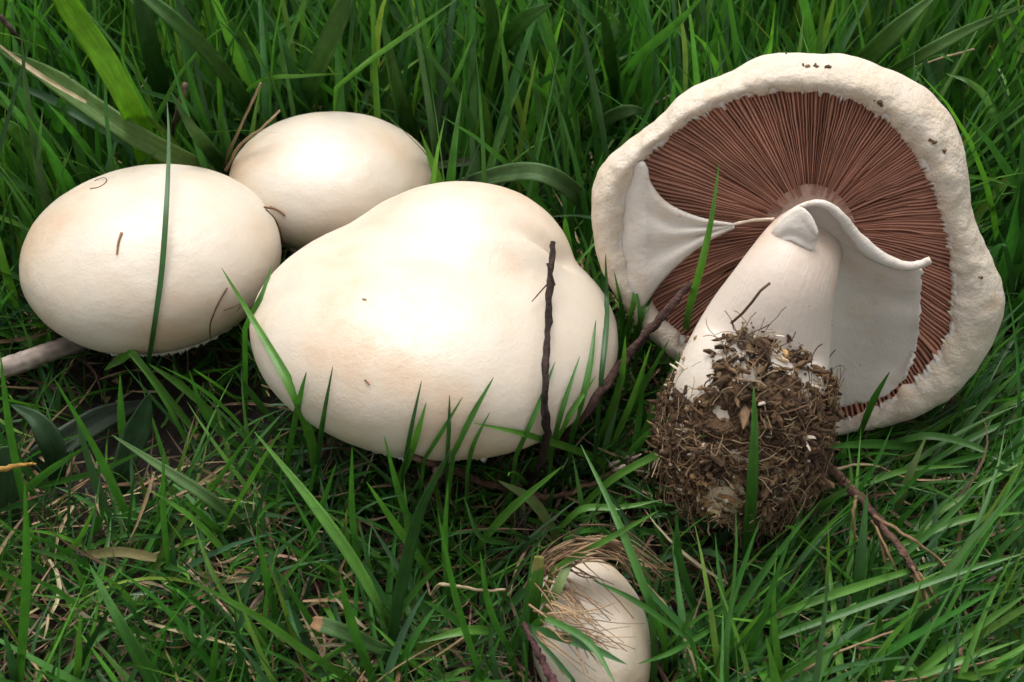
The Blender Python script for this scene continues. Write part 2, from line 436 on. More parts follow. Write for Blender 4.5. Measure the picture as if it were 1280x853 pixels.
    soilc = [(.055, .032, .018), (.085, .05, .028), (.12, .072, .038), (.035, .02, .012), (.16, .10, .055)]
    def dirty(P, t):
        # density of soil on the stem surface at pixel-like place
        v = P - CAM; x = 640 + FPX * v.x / v.dot(FW); y = 426.5 - FPX * v.dot(UP) / v.dot(FW)
        up_ = 398 + (938 - x) * .72 if x < 938 else 394 + (x - 938) * .80
        up_ += 22 * n3(P, 90, 12) + 12 * n3(P, 260, 13)
        bare = 0
        for bx, by, br, ba in ((866, 472, 17, 1.3), (925, 612, 24, .9), (985, 590, 18, .9), (905, 520, 12, .9), (935, 470, 10, .8), (975, 450, 10, .8), (880, 560, 12, .7), (890, 625, 22, 1.0)):
            bare += ba * math.exp(-((x - bx) ** 2 + (y - by) ** 2) / br ** 2)
        if bare > .05: return min(1.1, (y - up_) / 60) * max(0, 1 - bare * .8) - bare * .42
        return (y - up_) / 60
    V0 = []; C0 = []; NI = 170; NJ = 280
    for ii in range(NI):
        fi = 16 + (62.9 - 16) * ii / (NI - 1); i0 = min(int(fi), 62); f = fi - i0
        for jj in range(NJ):
            fj = jj / NJ * NCc; j0 = int(fj) % NCc; g = fj - int(fj); j1 = (j0 + 1) % NCc
            P = (SF[i0][j0][0] * (1 - g) + SF[i0][j1][0] * g) * (1 - f) + (SF[i0 + 1][j0][0] * (1 - g) + SF[i0 + 1][j1][0] * g) * f
            d = (SF[i0][j0][1] * (1 - g) + SF[i0][j1][1] * g).normalized()
            dd = dirty(P, 0); cov = max(-1.5, min(1.4, dd * 1.15)) + 1.1 * n3(P, 85, 20) + .7 * n3(P, 230, 24) - (.70 if fi < 50 else 1.05)
            hgt = min(.0030, max(-.0016, cov * .0030)) + .0016 * n3(P, 380, 25) + .0012 * n3(P, 900, 26)
            V0.append(P + d * hgt)
            tone = .45 + .9 * max(0, .5 + n3(P, 160, 27)) + .6 * n3(P, 600, 28)
            C0.append(np.array((.085, .050, .028)) * max(.3, tone))
    crust = mesh_obj('soil_crust', V0, grid_faces(NI, NJ, True), M_CRUMB, stem, smooth=False, cols=C0)
    cnt = 0
    while cnt < 8000:
        i = random.randrange(18, 63); j = random.randrange(NCc); P, d, nx = SF[i][j]
        P = P + nx * random.uniform(-.001, .001) + d.cross(nx) * random.uniform(-.001, .001)
        dd = dirty(P, i / 63); cl = n3(P, 75, 20) + .5 * n3(P, 190, 21)
        if dd < 0 or random.random() > min(1, dd * .8 + .14) * (.5 + cl * 1.6 + (.25 if i < 50 else -.12)): continue
        cnt += 1
        s = random.choice((.0003, .0005, .0007, .0009, .0013, .0018)) * random.uniform(.7, 1.35)
        lay = random.uniform(.0005, .0040) * (.6 + cl)
        wf = random.random(); crumb(P + d * (lay), s * (.7 if wf < .07 else 1), (np.array((.55, .47, .38)) if wf < .06 else np.array((.36, .22, .10)) if wf < .07 + (.16 if i > 52 else 0) else np.array(random.choice(soilc))) * random.uniform(.7, 1.25))
    for q in range(1500):            # pale warts and flakes of the stem base between the soil
        i = random.randrange(30, 63); j = random.randrange(NCc); P, d, nx = SF[i][j]
        P = P + nx * random.uniform(-.001, .001) + d.cross(nx) * random.uniform(-.0012, .0012)
        dd = dirty(P, 0)
        if dd > .75 and random.random() < .85: continue
        if i < 44 and random.random() < .75: continue
        crumb(P + d * random.uniform(-.0002, .0012), random.choice((.0004, .0007, .001, .0014)), np.array(random.choice([(.50, .38, .22), (.42, .27, .12), (.56, .47, .34), (.33, .17, .07), (.20, .12, .06)])) * random.uniform(.75, 1.1))
    sl_ = mesh_obj('caked_soil', V, F, M_CRUMB, stem, smooth=False, cols=Cc); sl_['kind'] = 'stuff'
    V = []; F = []; Cc = []
    cnt = 0
    while cnt < 2600:
        i = random.randrange(22, 63); j = random.randrange(NCc); P, d, nx = SF[i][j]
        if dirty(P, i / 63) < .1 + .5 * random.random(): continue
        cnt += 1
        if random.random() > .45 + .5 * (P.x - .05) / .05: continue
        tn = (nx * random.gauss(0, .8) + d.cross(nx) * random.gauss(0, 1)).normalized(); L = random.uniform(.003, .014) * (1.5 if random.random() < .12 else 1)
        wd = random.uniform(.00008, .00026); c = np.array(random.choice([(.16, .09, .05), (.22, .13, .07), (.10, .06, .035), (.30, .21, .12), (.12, .07, .04), (.07, .04, .025), (.40, .30, .19)])) * random.uniform(.7, 1.2)
        cur = random.gauss(0, 110); k = len(V); p = P + d * random.uniform(.0015, .0042); lift = random.uniform(-.45, .22)
        for s in range(6):
            sd_ = tn.cross(d).normalized()
            V += [p + sd_ * wd, p + d * wd * 1.2, p - sd_ * wd]; Cc += [c] * 3
            p = p + (tn + d * lift * (s / 5)) * (L / 5); tn = (Matrix.Rotation(cur * L / 5 + random.gauss(0, .2), 3, d) @ tn).normalized()
        for s in range(5):
            A = k + s * 3; F += [(A, A + 1, A + 4, A + 3), (A + 1, A + 2, A + 5, A + 4)]
    fb = mesh_obj('root_fibres', V, F, M_DRY, stem, cols=Cc); fb['kind'] = 'stuff'
    # a little twig stuck on the soil
    def tubeV(pts, rr, col, mat, name, par):
        V, F, Cc = tube(pts, rr, col); return mesh_obj(name, V, F, mat, par, cols=Cc)
    tw = [ctr(914, 404, d1 - .026), ctr(928, 392, d1 - .030), ctr(940, 378, d1 - .034), ctr(950, 364, d1 - .034), ctr(962, 354, d1 - .036)]
    tubeV(tw, .0005, (.14, .085, .05), M_BARK, 'twiglet', stem)
    # --- veil left of the stem: sheet from the rim to a point
    def patch(name, top, bot, par, mat, n=36, m=24, thick=.0009, rip=0, ripf=0, seed=0, ragged=0, nz=.0006):
        A = spline(top, n); Bq = spline(bot, n); V = []
        for i in range(n):
            for j in range(m):
                t = j / (m - 1); p = A[i] * (1 - t) + Bq[i] * t
                x, y, h = p
                if ragged and i == n - 1: x += ragged * n3((j * .9, seed, 0), 1)*2.2; y += ragged * n3((j * .9, seed, 5), 1)
                h += rip * math.sin(t * ripf + 1.5 * n3((t * 3, i / n * 2, seed), 1)) * min(1, i / n * 1.5)
                P = onp(x, y, h); P = P + ON * (nz * n3(P, 90, seed) + nz * .5 * n3(P, 260, seed))
                V.append(P)
        o = mesh_obj(name, V, grid_faces(n, m), mat, par)
        s = o.modifiers.new('s', 'SOLIDIFY'); s.thickness = thick; s.offset = 0
        return o
    # i runs rim -> tip, j from upper edge to lower edge
    patch('veil_remnant', [(764, 228, -.004), (788, 208, .0012), (806, 203, .0034), (812, 228, .0028), (832, 253, .003), (870, 272, .005), (916, 281, .008)],
          [(760, 345, -.004), (780, 380, .0016), (800, 386, .0034), (822, 358, .003), (846, 332, .004), (880, 304, .006), (918, 284, .008)], root, M_VEIL, 40, 30, .0012, .0011, 16, 3)
    vs = spline([onp(912, 282, .008), onp(940, 276, .010), onp(968, 274, .014)], 14)
    V_, F_, C_ = tube([Vector(v) for v in vs], .0006, (.7, .58, .46)); mesh_obj('veil_thread', V_, F_, M_DRY, root, cols=C_)
    # --- ring: wide skirt right of the stem
    # columns from stem line (i=0) to the free edge; j from top to bottom
    tp = [(1040, 286, .026), (1058, 290, .029), (1082, 309, .027), (1108, 324, .024), (1136, 330, .022), (1150, 336, .018)]
    md = [(1036, 400, .020), (1056, 398, .012), (1082, 402, .009), (1110, 408, .009), (1136, 412, .009), (1148, 414, .010)]
    bt = [(1014, 514, .018), (1036, 512, .008), (1062, 506, .007), (1086, 502, .007), (1112, 491, .007), (1132, 472, .008)]
    n, m = 40, 46; A = spline(tp, n); Bm = spline(md, n); Cb = spline(bt, n); V = []
    for i in range(n):
        for j in range(m):
            t = j / (m - 1); u = i / (n - 1)
            p = (A[i] * (1 - t) * (1 - 2 * t) + Bm[i] * 4 * t * (1 - t) + Cb[i] * t * (2 * t - 1))
            x, y, h = p
            if i > n - 4: x += (i - n + 4) * (1.6 * n3((j * .55, 1, 0), 1) + 1.2 * n3((j * 1.7, 2, 0), 1))
            if j > m - 4: y += (j - m + 4) * (1.5 * n3((i * .6, 3, 0), 1) + .8 * n3((i * 1.8, 2, 0), 1))
            h += .0010 * math.sin(t * 13 + u * 2.5 + 2 * n3((t * 3, u * 2, 7), 1)) * u ** .7 * (1 - abs(2 * t - 1) ** 4) * 1.3
            V.append(onp(x, y, h))
    ringo = mesh_obj('ring', V, grid_faces(n, m), M_VEIL, root); s = ringo.modifiers.new('s', 'SOLIDIFY'); s.thickness = .0014; s.offset = 0
    # curled upper lip of the ring
    def lip(name, pts, r0):
        q = spline(pts, 40); P3 = [onp(a, b, h) for a, b, h, r in q]
        V, F, Cc = tube(P3, [max(.0005, v[3]) for v in q], (.8, .75, .7), rough=.12); return mesh_obj(name, V, F, M_VEIL, ringo, cols=Cc)
    lip('curled_edge', [(1000, 259, .037, .0008), (1020, 254, .038, .0013), (1036, 259, .037, .0016), (1050, 271, .035, .0019), (1064, 289, .032, .0021), (1082, 309, .029, .0026), (1106, 325, .026, .0022), (1134, 333, .024, .0017), (1152, 330, .022, .0016), (1163, 325, .022, .0014)], 1)
    # hood of the ring over the stem top
    tp = [(962, 299, .030), (968, 286, .034), (982, 270, .036), (1000, 258, .037), (1018, 253, .037), (1034, 256, .036), (1048, 268, .034), (1062, 286, .031)]
    bt = [(972, 304, .0255), (980, 300, .028), (990, 294, .029), (1003, 288, .029), (1017, 286, .029), (1030, 290, .028), (1044, 298, .026), (1058, 308, .022)]
    patch('hood', tp, bt, ringo, M_VEIL, 40, 12, .0018, 0, 0, 5)
    tp = [(962, 298, .0305), (969, 285, .0355), (983, 270, .0375), (1000, 259, .0385), (1012, 268, .041), (1022, 290, .042)]
    bt = [(962, 300, .031), (974, 303, .038), (988, 301, .041), (1002, 308, .043), (1014, 313, .043), (1021, 301, .042)]
    patch('folded_flap', tp, bt, ringo, M_VEIL, 30, 14, .0009, .0012, 5, 6, nz=.0003)
    # soil specks on the rim
    V = []; F = []; Cc = []
    for (x, y, h) in ((1010, 83, .002), (1021, 82, .002), (1034, 84, .002), (1036, 86, .002), (1096, 128, .003), (1101, 130, .003), (1163, 177, .003), (1166, 178, .003), (1224, 348, .002), (1180, 190, .003), (1006, 82, .002), (985, 66, -.02)):
        for _ in range(4):
            P = onp(x + random.uniform(-3, 3), y + random.uniform(-2, 2), h)
            hit = BVHS[-2].ray_cast(CAM, (P - CAM).normalized())
            if hit[0] is not None:
                k = len(V); s = random.uniform(.0003, .0009)
                for v in iv: V.append(hit[0] + v * s * random.uniform(.6, 1.3)); Cc.append((.13, .075, .04))
                F.extend([tuple(k + a for a in f) for f in ifc])
    sp = mesh_obj('soil_specks', V, F, M_CRUMB, capo, smooth=False, cols=Cc); sp['kind'] = 'stuff'
    return root

def tube(P, r, col, sides=8, rough=.25, cols2=None):
    V = []; F = []; Cc = []; n = len(P); prev = Vector((.31, .2, .93)); sd_ = random.uniform(0, 99)
    for i in range(n):
        tg = (Vector(P[min(i + 1, n - 1)]) - Vector(P[max(i - 1, 0)])).normalized()
        s = (prev - tg * prev.dot(tg)).normalized(); prev = s; b = tg.cross(s)
        rr = r[i] if isinstance(r, (list, tuple)) else r
        for j in range(sides):
            a = 2 * math.pi * j / sides; d = s * math.cos(a) + b * math.sin(a)
            V.append(Vector(P[i]) + d * rr * (1 + rough * n3((i * .5, j * 1.3, sd_), 1) * 1.6)); Cc.append(np.array(col) * max(.35, 1 + .7 * n3((i * .13, j * .9, sd_), 1) + .5 * n3((i * .5, j * 2.1, sd_), 1)))
    F = grid_faces(n, sides, True)
    F.append(tuple(range(sides))[::-1]); F.append(tuple(range((n - 1) * sides, n * sides)))
    return V, F, Cc
M_GILL_PALE = mat_flesh('pale_collar', (.36, .22, .17), (.42, .28, .22), (.33, .19, .14), 70, .3)
OPEN = open_mushroom()

# ------------------------------------------------------------------ buried button in the foreground
def buried():
    c = at(738, 800, .010); ax = [.0205, .031, .022]; Rm = Matrix.Rotation(R(8), 3, 'Z') @ Matrix.Rotation(R(8), 3, 'X')
    root = empty('mushroom', (c.x, c.y, 0)); tag(root, 'small white mushroom button half buried in grass under brown dead straw', 'mushroom')
    V = []; NR, NC = 48, 90
    for i in range(NR + 1):
        psi = math.pi * i / NR * .985 + .01
        for j in range(NC):
            ph = 2 * math.pi * j / NC
            d = Rm @ Vector((ax[0] * math.sin(psi) * math.cos(ph), ax[1] * math.sin(psi) * math.sin(ph), ax[2] * math.cos(psi)))
            d *= 1 + .03 * n3(d.normalized(), 2, 5) + .006 * n3(d.normalized(), 9, 5)
            V.append(c + d)
    F = grid_faces(NR + 1, NC, True)
    mesh_obj('cap', V, F, M_CAP, root); BVHS.append(BVHTree.FromPolygons([Vector(v) for v in V], F)); ELL.append([(c, ax, Rm)])
    return c, ax
BUR_C, BUR_AX = buried()

def first_hit(d):
    best = None
    for b in BVHS:
        h = b.ray_cast(CAM, d)
        if h[0] is not None and (best is None or h[3] < best): best = h[3]
    return best
def rayline(q, clear, slope=.00055):   # depths along a traced line: in front of mushrooms, without sudden jumps
    D = [ray(a, b) for a, b, z in q]; T = []
    for d, (a, b, z) in zip(D, q):
        t = (max(z, .0015) - CAM.z) / d.z; h = first_hit(d) if clear is not None else None
        T.append(t if h is None else min(t, h - clear))
    if clear is not None:
        for rg_ in (range(1, len(q)), range(len(q) - 2, -1, -1)):
            for i in rg_:
                k = i - 1 if rg_.step > 0 else i + 1
                ds = math.hypot(q[i][0] - q[k][0], q[i][1] - q[k][1]); T[i] = min(T[i], T[k] + ds * slope)
    n = len(T)
    for _ in range(4):
        S = [T[0]] + [(T[i - 1] + 2 * T[i] + T[i + 1]) / 4 for i in range(1, n - 1)] + [T[-1]]; T = [min(a, b + .001) for a, b in zip(S, T)]
    return [CAM + d * t for d, t in zip(D, T)]
def to_ground(P, k=6):               # carry a root on down to the soil
    if P[-1].z < .006: return P
    d = (P[-1] - P[-4]).normalized(); d = (d * .6 + Vector((0, 0, -1))).normalized(); L = P[-1].z / -d.z
    return P + [P[-1] + d * L * (i + 1) / k for i in range(k)]
def place(x, y, z, clear=.0025):     # point at pixel, height z, kept in front of any mushroom there
    d = ray(x, y); t = (z - CAM.z) / d.z; h = first_hit(d)
    if clear is not None and h is not None: t = min(t, h - clear)
    return CAM + d * t

# ------------------------------------------------------------------ traced blades, leaves, straws, twigs
GREEN = (.050, .162, .022); BRIGHT = (.088, .232, .028); DARK = (.026, .088, .018); BLUE = (.046, .130, .046); YEL = (.17, .40, .016); PALE = (.13, .19, .055)
TAN = (.29, .20, .115); STRAW = (.38, .30, .18); BROWN = (.13, .072, .042); PURP = (.10, .055, .05); BLACK = (.035, .022, .018)
def describe(pts, wpx, col):
    dx = pts[0][0] - pts[-1][0]; dy = pts[-1][1] - pts[0][1]; L = math.hypot(dx, dy)
    a = ('long' if L > 130 else 'short' if L < 75 else 'medium') + (' thin' if wpx < 7 else ' wide' if wpx > 9.5 else '')
    c = {0: 'dark green', 1: 'green', 2: 'bright green', 3: 'pale green'}[3 if col[2] > .06 else 2 if col[1] > .25 else 1 if col[1] > .12 else 0]
    tl = 'upright' if abs(dx) < .3 * abs(dy) else ('leaning' if abs(dx) < 1.2 * abs(dy) else 'low lying')
    sd = '' if tl == 'upright' else (' right tipped' if dx > 0 else ' left tipped')
    return f'{a} {c} {tl}{sd}'
TRV = []; TRF = []
def guard(V, rows, cols_, frac, close=False):
    k = len(TRV); m = max(2, int(rows * frac)); TRV.extend(Vector(v) for v in V[:m * cols_]); TRF.extend(tuple(k + a for a in f) for f in grid_faces(m, cols_, close))
def ribbon(name, label, pts, wpx, col, mat=None, cat='grass blade', group=None, zr=None, tipcol=None, fold=.18, tip=1.0, basew=.65, twist=0, clear=.0025, cross=5, blunt=False, rise=.00040, n=26, wav=0, rooted=True):
    """pts: tip first, (x, y) or (x, y, z)."""
    yr = pts[-1][1]; P = []
    z0 = .004 if zr is None else zr
    q = [p if len(p) == 3 else (p[0], p[1], max(z0 + (.010 if i < len(pts) - 1 else 0), z0 + (yr - p[1]) * rise)) for i, p in enumerate(pts)]
    P = rayline(spline(q, n), clear)
    if rooted: P = to_ground(P)
    n = len(P)
    V = []; Cc = []; UV = []; L = 0
    sd_ = random.uniform(0, 50); rot0 = random.uniform(-.5, .5)
    for i in range(n):
        tg = (P[min(i + 1, n - 1)] - P[max(i - 1, 0)]).normalized(); vw = (CAM - P[i]).normalized()
        s = tg.cross(vw).normalized(); nm = s.cross(tg).normalized()
        a = rot0 * .7 + twist * (i / n - .5); s2 = s * math.cos(a) + nm * math.sin(a); n2 = nm * math.cos(a) - s * math.sin(a)
        if i: L += (P[i] - P[i - 1]).length
        t = i / (n - 1); wv = (min(1, (t / (.38 * tip)) ** .75) if not blunt else min(1, .72 + t * 2)) * (1 - (1 - basew) * max(0, (t - .55) / .45))
        hw = mm(wpx, P[i]) * .5 * wv + .00008
        hw *= 1 + .08 * n3((i * .3, sd_, 0), 1)
        for j in range(cross):
            u = -1 + 2 * j / (cross - 1)
            off = -fold * hw * (1 - abs(u)) * 1.6 + (.06 * hw * (1 if j % 2 else -1) if cross > 6 else 0) + wav * hw * math.sin(L * 160 + u)
            V.append(P[i] + s2 * (u * hw) + n2 * off)
            cc = np.array(col, float)
            if tipcol is not None and t < .14 * (1 + .4 * u * random.random()): cc = np.array(tipcol)
            cc = cc * (1 + .16 * n3((i * .22, u * 1.2, sd_), 1))
            Cc.append(cc); UV.append((u * .5 + .5 + sd_, L * 20))
    if group and name == 'grass_blade': label = describe(pts, wpx, col) + ' ' + label
    o = mesh_obj(name, V, np.array(grid_faces(n, cross)), mat or (M_LEAF if wpx > 13 else M_GRASS), cols=Cc, uv=UV)
    guard(V, n, cross, .72)
    if wpx > 13:
        s = o.modifiers.new('s', 'SOLIDIFY'); s.thickness = .0003; s.offset = 0
    return tag(o, label, cat, group)
def stick(name, label, pts, w0, w1, col, cat, mat=None, clear=.002, rough=.25, sides=9, n=40, group=None, parent=None, jit=0, rooted=False):
    P = rayline(spline(pts, n), clear)
    if rooted: P = to_ground(P); n = len(P)
    if jit: P = [p + Vector((n3((i * .35, 1, pts[0][0]), 1), n3((i * .35, 2, pts[0][0]), 1), n3((i * .35, 3, pts[0][0]), 1))) * jit for i, p in enumerate(P)]
    rr = [mm(w0 + (w1 - w0) * i / (n - 1), P[i]) / 2 for i in range(n)]
    V, F, Cc = tube(P, rr, col, sides, rough)
    o = mesh_obj(name, V, F, mat or M_BARK, parent, cols=Cc)
    guard(V, n, sides, .8, True)
    return o if parent else tag(o, label, cat, group)

# blades over the caps
ribbon('grass_blade', 'thin dark green grass blade arching over the egg shaped cap', [(209, 128, .088), (211, 175, .086), (209, 240, .085), (203, 330, .070), (194, 400, .045), (186, 450, .016)], 6.5, DARK, fold=.1)
ribbon('grass_blade', 'long green grass blade leaning between the egg shaped cap and the largest cap', [(277, 335, .085), (322, 410, .070), (362, 480, .045), (386, 540, .022), (396, 600, .004)], 12, BRIGHT, fold=.3)
ribbon('grass_blade', 'short dark grass blade in the gap between egg shaped and largest caps', [(340, 332), (329, 366), (314, 396), (306, 412)], 8, GREEN, zr=.03)
gA = 'grass blades standing in front of the largest cap'
for p, w_, c in (([(416, 458), (403, 530), (394, 600)], 6, DARK), ([(527, 476), (514, 536), (504, 590)], 5, DARK), ([(533, 503), (517, 556), (497, 606)], 9, BRIGHT),
                 ([(562, 494), (561, 540), (558, 585)], 5, DARK), ([(578, 497), (552, 540), (530, 575)], 5, GREEN), ([(617, 472), (590, 520), (566, 570)], 7, GREEN),
                 ([(612, 516), (592, 556), (584, 590)], 5, GREEN), ([(383, 465), (373, 505), (360, 570)], 7, GREEN), ([(694, 452), (672, 510), (645, 570)], 6, GREEN),
                 ([(725, 445), (705, 505), (690, 560)], 6, GREEN), ([(745, 470), (708, 525), (676, 575), (655, 592)], 11, BRIGHT), ([(640, 570), (632, 590), (630, 615)], 6, GREEN)):
    ribbon('grass_blade', 'blade against the front of the largest cap', p, w_, c, group=gA)
ribbon('grass_blade', 'long bright grass blade lying level below the front of the largest cap', [(592, 529, .03), (660, 544, .034), (728, 566, .026), (765, 585, .01)], 9, BRIGHT)
gB = 'grass blades between the largest cap and the open mushroom'
for p, w_, c in (([(757, 318), (758, 400), (750, 490)], 7, DARK), ([(799, 312), (790, 390), (770, 470)], 7, BRIGHT), ([(768, 340), (778, 400), (770, 470)], 6, GREEN),
                 ([(836, 425), (800, 490), (765, 550)], 8, GREEN), ([(814, 430), (790, 500), (760, 570)], 7, BRIGHT), ([(830, 330), (806, 388), (790, 430)], 6, GREEN),
                 ([(745, 400), (735, 470), (715, 545)], 8, GREEN), ([(782, 420), (775, 480), (745, 560)], 9, BRIGHT), ([(850, 440), (815, 520), (790, 575)], 9, GREEN),
                 ([(795, 360), (800, 400), (796, 440)], 6, GREEN)):
    ribbon('grass_blade', 'blade between the largest cap and open mushroom', p, w_, c, group=gB, zr=.012)
ribbon('grass_blade', 'tall lone grass blade crossing the brown gills beside the pale stem', [(899, 205, .125), (890, 270, .11), (877, 330, .09), (862, 385, .06), (856, 420, .03)], 9, BRIGHT)
ribbon('grass_blade', 'broad dark grass blade standing in front of the soil caked stem base', [(942, 484, .075), (943, 540, .06), (940, 610, .045), (935, 680, .022), (932, 712, .010)], 14, (.055, .165, .020), fold=.3, clear=.012)
ribbon('grass_blade', 'green blade reaching left to the soil caked stem base', [(905, 535, .05), (840, 560, .045), (770, 596, .03), (720, 640, .01)], 9, BRIGHT)
ribbon('grass_blade', 'lower green blade pointing at the soil caked stem base', [(895, 497, .055), (838, 524, .05), (800, 552, .03), (760, 600, .01)], 7, GREEN)
gC = 'grass blades against the ring and lower rim of the open mushroom'
for p, w_ in (([(1112, 465, .06), (1092, 500, .045), (1074, 545, .02)], 8), ([(1040, 480, .06), (1034, 515, .04), (1024, 550, .02)], 7), ([(1034, 488, .05), (1022, 520, .03), (1016, 548, .02)], 6)):
    ribbon('grass_blade', 'blade against the open cap rim below its ring', p, w_, GREEN, group=gC)
# right hand long blades
gR = 'long arching grass blades below the open mushroom'
for p, w_, c in (([(1193, 698), (1115, 720), (1019, 751), (955, 775)], 10, BRIGHT), ([(1285, 690), (1185, 720), (1071, 760), (960, 800)], 9, GREEN),
                 ([(1241, 585), (1185, 646), (1106, 712), (1080, 740)], 9, GREEN), ([(1290, 738), (1202, 799), (1125, 860)], 11, BRIGHT),
                 ([(1211, 583), (1137, 587), (1062, 612), (1010, 640)], 8, BRIGHT), ([(1282, 596), (1220, 559), (1158, 545), (1100, 560)], 9, GREEN),
                 ([(1280, 560), (1200, 575), (1110, 600)], 8, GREEN), ([(1285, 640), (1200, 650), (1110, 690)], 9, BRIGHT), ([(1284, 520), (1230, 540), (1160, 580)], 8, GREEN),
                 ([(1275, 800), (1190, 830), (1110, 862)], 8, BRIGHT), ([(1268, 470), (1225, 510), (1190, 560)], 8, GREEN), ([(1020, 560), (1090, 555), (1150, 560)], 11, GREEN)):
    ribbon('grass_blade', 'blade right of the soil caked stem', p, w_, c, group=gR, zr=.016, rise=.0002)
ribbon('grass_blade', 'upright broad dark blade standing beside the frayed brown stalk', [(1084, 612, .05), (1077, 690, .035), (1068, 780, .012), (1062, 855, .004)], 13, (.035, .115, .018))
ribbon('grass_blade', 'pale underside grass blade standing behind the frayed brown stalk', [(1158, 545, .04), (1137, 594, .028), (1115, 655, .008)], 9, PALE)
# foreground blades
gF = 'green blades in the foreground turf'
for p, w_, c in (([(68, 474), (116, 556), (145, 614), (165, 660)], 10, GREEN), ([(186, 455), (228, 484), (280, 530)], 9, BRIGHT),
                 ([(150, 467), (152, 530), (160, 580)], 10, GREEN), ([(0, 440), (12, 537), (34, 650)], 9, GREEN), ([(329, 520), (276, 595), (243, 650)], 6, GREEN),
                 ([(220, 718), (310, 764), (387, 818), (455, 860)], 10, BRIGHT), ([(31, 600), (33, 720), (24, 860)], 11, GREEN),
                 ([(271, 790), (264, 860)], 9, GREEN), ([(341, 705), (387, 775), (400, 800)], 8, GREEN), ([(112, 556), (60, 590), (0, 640)], 9, GREEN), ([(205, 552), (120, 590), (40, 610)], 7, GREEN),
                 ([(236, 463), (258, 520), (300, 560)], 8, GREEN), ([(292, 462), (320, 500), (345, 530)], 8, GREEN), ([(205, 560), (204, 640), (212, 720)], 7, GREEN), ([(420, 580), (400, 640), (380, 700)], 8, GREEN),
                 ([(320, 660), (335, 730), (350, 790)], 10, GREEN), ([(425, 720), (440, 780), (470, 860)], 12, GREEN), ([(120, 630), (95, 680), (60, 700)], 8, BRIGHT), ([(100, 770), (98, 820), (95, 860)], 9, BRIGHT), ([(5, 790), (15, 830), (20, 860)], 11, BLUE)):
    ribbon('grass_blade', 'blade in turf before the egg shaped cap', p, w_, c, group=gF, zr=.008)
ribbon('grass_blade', 'pale striped grass blade slanting across turf below the egg shaped cap', [(140, 544, .034), (203, 585, .034), (260, 622, .028), (300, 655, .014)], 14, (.085, .17, .045), fold=.3)
ribbon('grass_blade', 'long bright blade slanting down from the lower left edge of the largest cap', [(318, 540, .05), (383, 619, .045), (436, 692, .035), (478, 765, .02), (490, 800, .006)], 14, BRIGHT, fold=.3)
ribbon('grass_blade', 'bold broad green blade at the picture bottom amid pale dead straw', [(112, 706, .05), (150, 779, .045), (196, 860, .02), (205, 880, .01)], 17, GREEN, fold=.3)
gS = 'blades crossing the turf around the half buried button'
for p, w_, c in (([(458, 602), (499, 663), (540, 720)], 10, BRIGHT), ([(547, 640), (571, 752), (602, 850)], 8, GREEN), ([(623, 601), (664, 625), (692, 662)], 13, PALE), ([(704, 582), (640, 635), (600, 680)], 10, BRIGHT),
                 ([(580, 622), (600, 670), (640, 680)], 6, GREEN), ([(520, 804), (585, 788), (620, 790)], 11, BRIGHT), ([(827, 625), (777, 634), (729, 636), (700, 660)], 8, BRIGHT),
                 ([(565, 560), (525, 640), (500, 740), (490, 800)], 15, (.05, .14, .03)), ([(480, 545), (500, 620), (530, 700)], 8, GREEN), ([(440, 560), (440, 640), (450, 720)], 8, GREEN), ([(870, 760), (850, 700), (845, 640)][::-1], 9, DARK), ([(600, 690), (612, 760), (640, 820)], 8, GREEN), ([(560, 600), (556, 680), (560, 740)], 8, GREEN)):
    ribbon('grass_blade', 'blade between the largest cap and buried button', p, w_, c, group=gS, zr=.014)
ribbon('grass_blade', 'long straight blade crossing straw right above the half buried button', [(726, 556, .06), (760, 625, .055), (784, 680, .05), (812, 752, .04), (830, 800, .02)], 10, GREEN)
ribbon('grass_blade', 'bright blade slanting over the straw above the half buried button', [(824, 638, .055), (767, 670, .052), (705, 705, .045), (690, 718, .04)], 9, BRIGHT)
ribbon('grass_blade', 'pale bent blade left of the half buried button', [(712, 700, .045), (694, 742, .04), (676, 775, .025)], 12, PALE, blunt=True)
ribbon('grass_blade', 'clipped grass blade with a torn yellow tip beside the buried button', [(674, 696, .05), (669, 745, .035), (662, 790, .01)], 15, BRIGHT, blunt=True, tipcol=(.35, .33, .10))
gT = 'blades lying over the half buried button'
for p, w_, c in (([(740, 725, .042), (795, 752, .042), (863, 800, .03)], 7, GREEN), ([(784, 831, .04), (726, 804, .042), (662, 785, .03)], 12, (.045, .14, .035)), ([(770, 856, .045), (735, 802, .045), (680, 771, .04)], 9, GREEN), ([(662, 790, .04), (690, 820, .042), (716, 850, .04)], 6, DARK), ([(798, 830, .035), (840, 815, .03), (900, 780, .02)], 6, GREEN)):
    ribbon('grass_blade', 'blade across the half buried white button', p, w_, c, group=gT)

# broad leaves
LC = 'leaf'
ribbon('broad_leaf', 'broad yellow green leaf blade standing behind the egg shaped cap', [(68, -20, .15), (95, 22, .135), (128, 70, .115), (160, 128, .085), (176, 165, .06)], 30, YEL, cat=LC, cross=9, clear=.004, blunt=True, basew=.9)
ribbon('broad_leaf', 'long dull green leaf with a torn dry edge, lying against the egg shaped cap', [(-10, 58, .07), (60, 95, .072), (120, 137, .075), (180, 176, .066), (240, 207, .050), (262, 222, .040)], 27, (.09, .17, .035), cat=LC, cross=9, clear=None, basew=.8, tip=.5)
ribbon('dry_leaf_edge', 'pale tan torn strip along the edge of the long dull leaf', [(-12, 48, .076), (30, 80, .077), (66, 104, .079), (108, 128, .080)], 5.5, STRAW, mat=M_DRY, cat='dry leaf', clear=None, blunt=False, rooted=False, wav=.2)
ribbon('broad_leaf', 'narrow bluish leaf curving below the long torn leaf', [(-8, 100, .06), (50, 118, .06), (110, 150, .055), (160, 180, .04)], 12, BLUE, cat=LC, clear=.004)
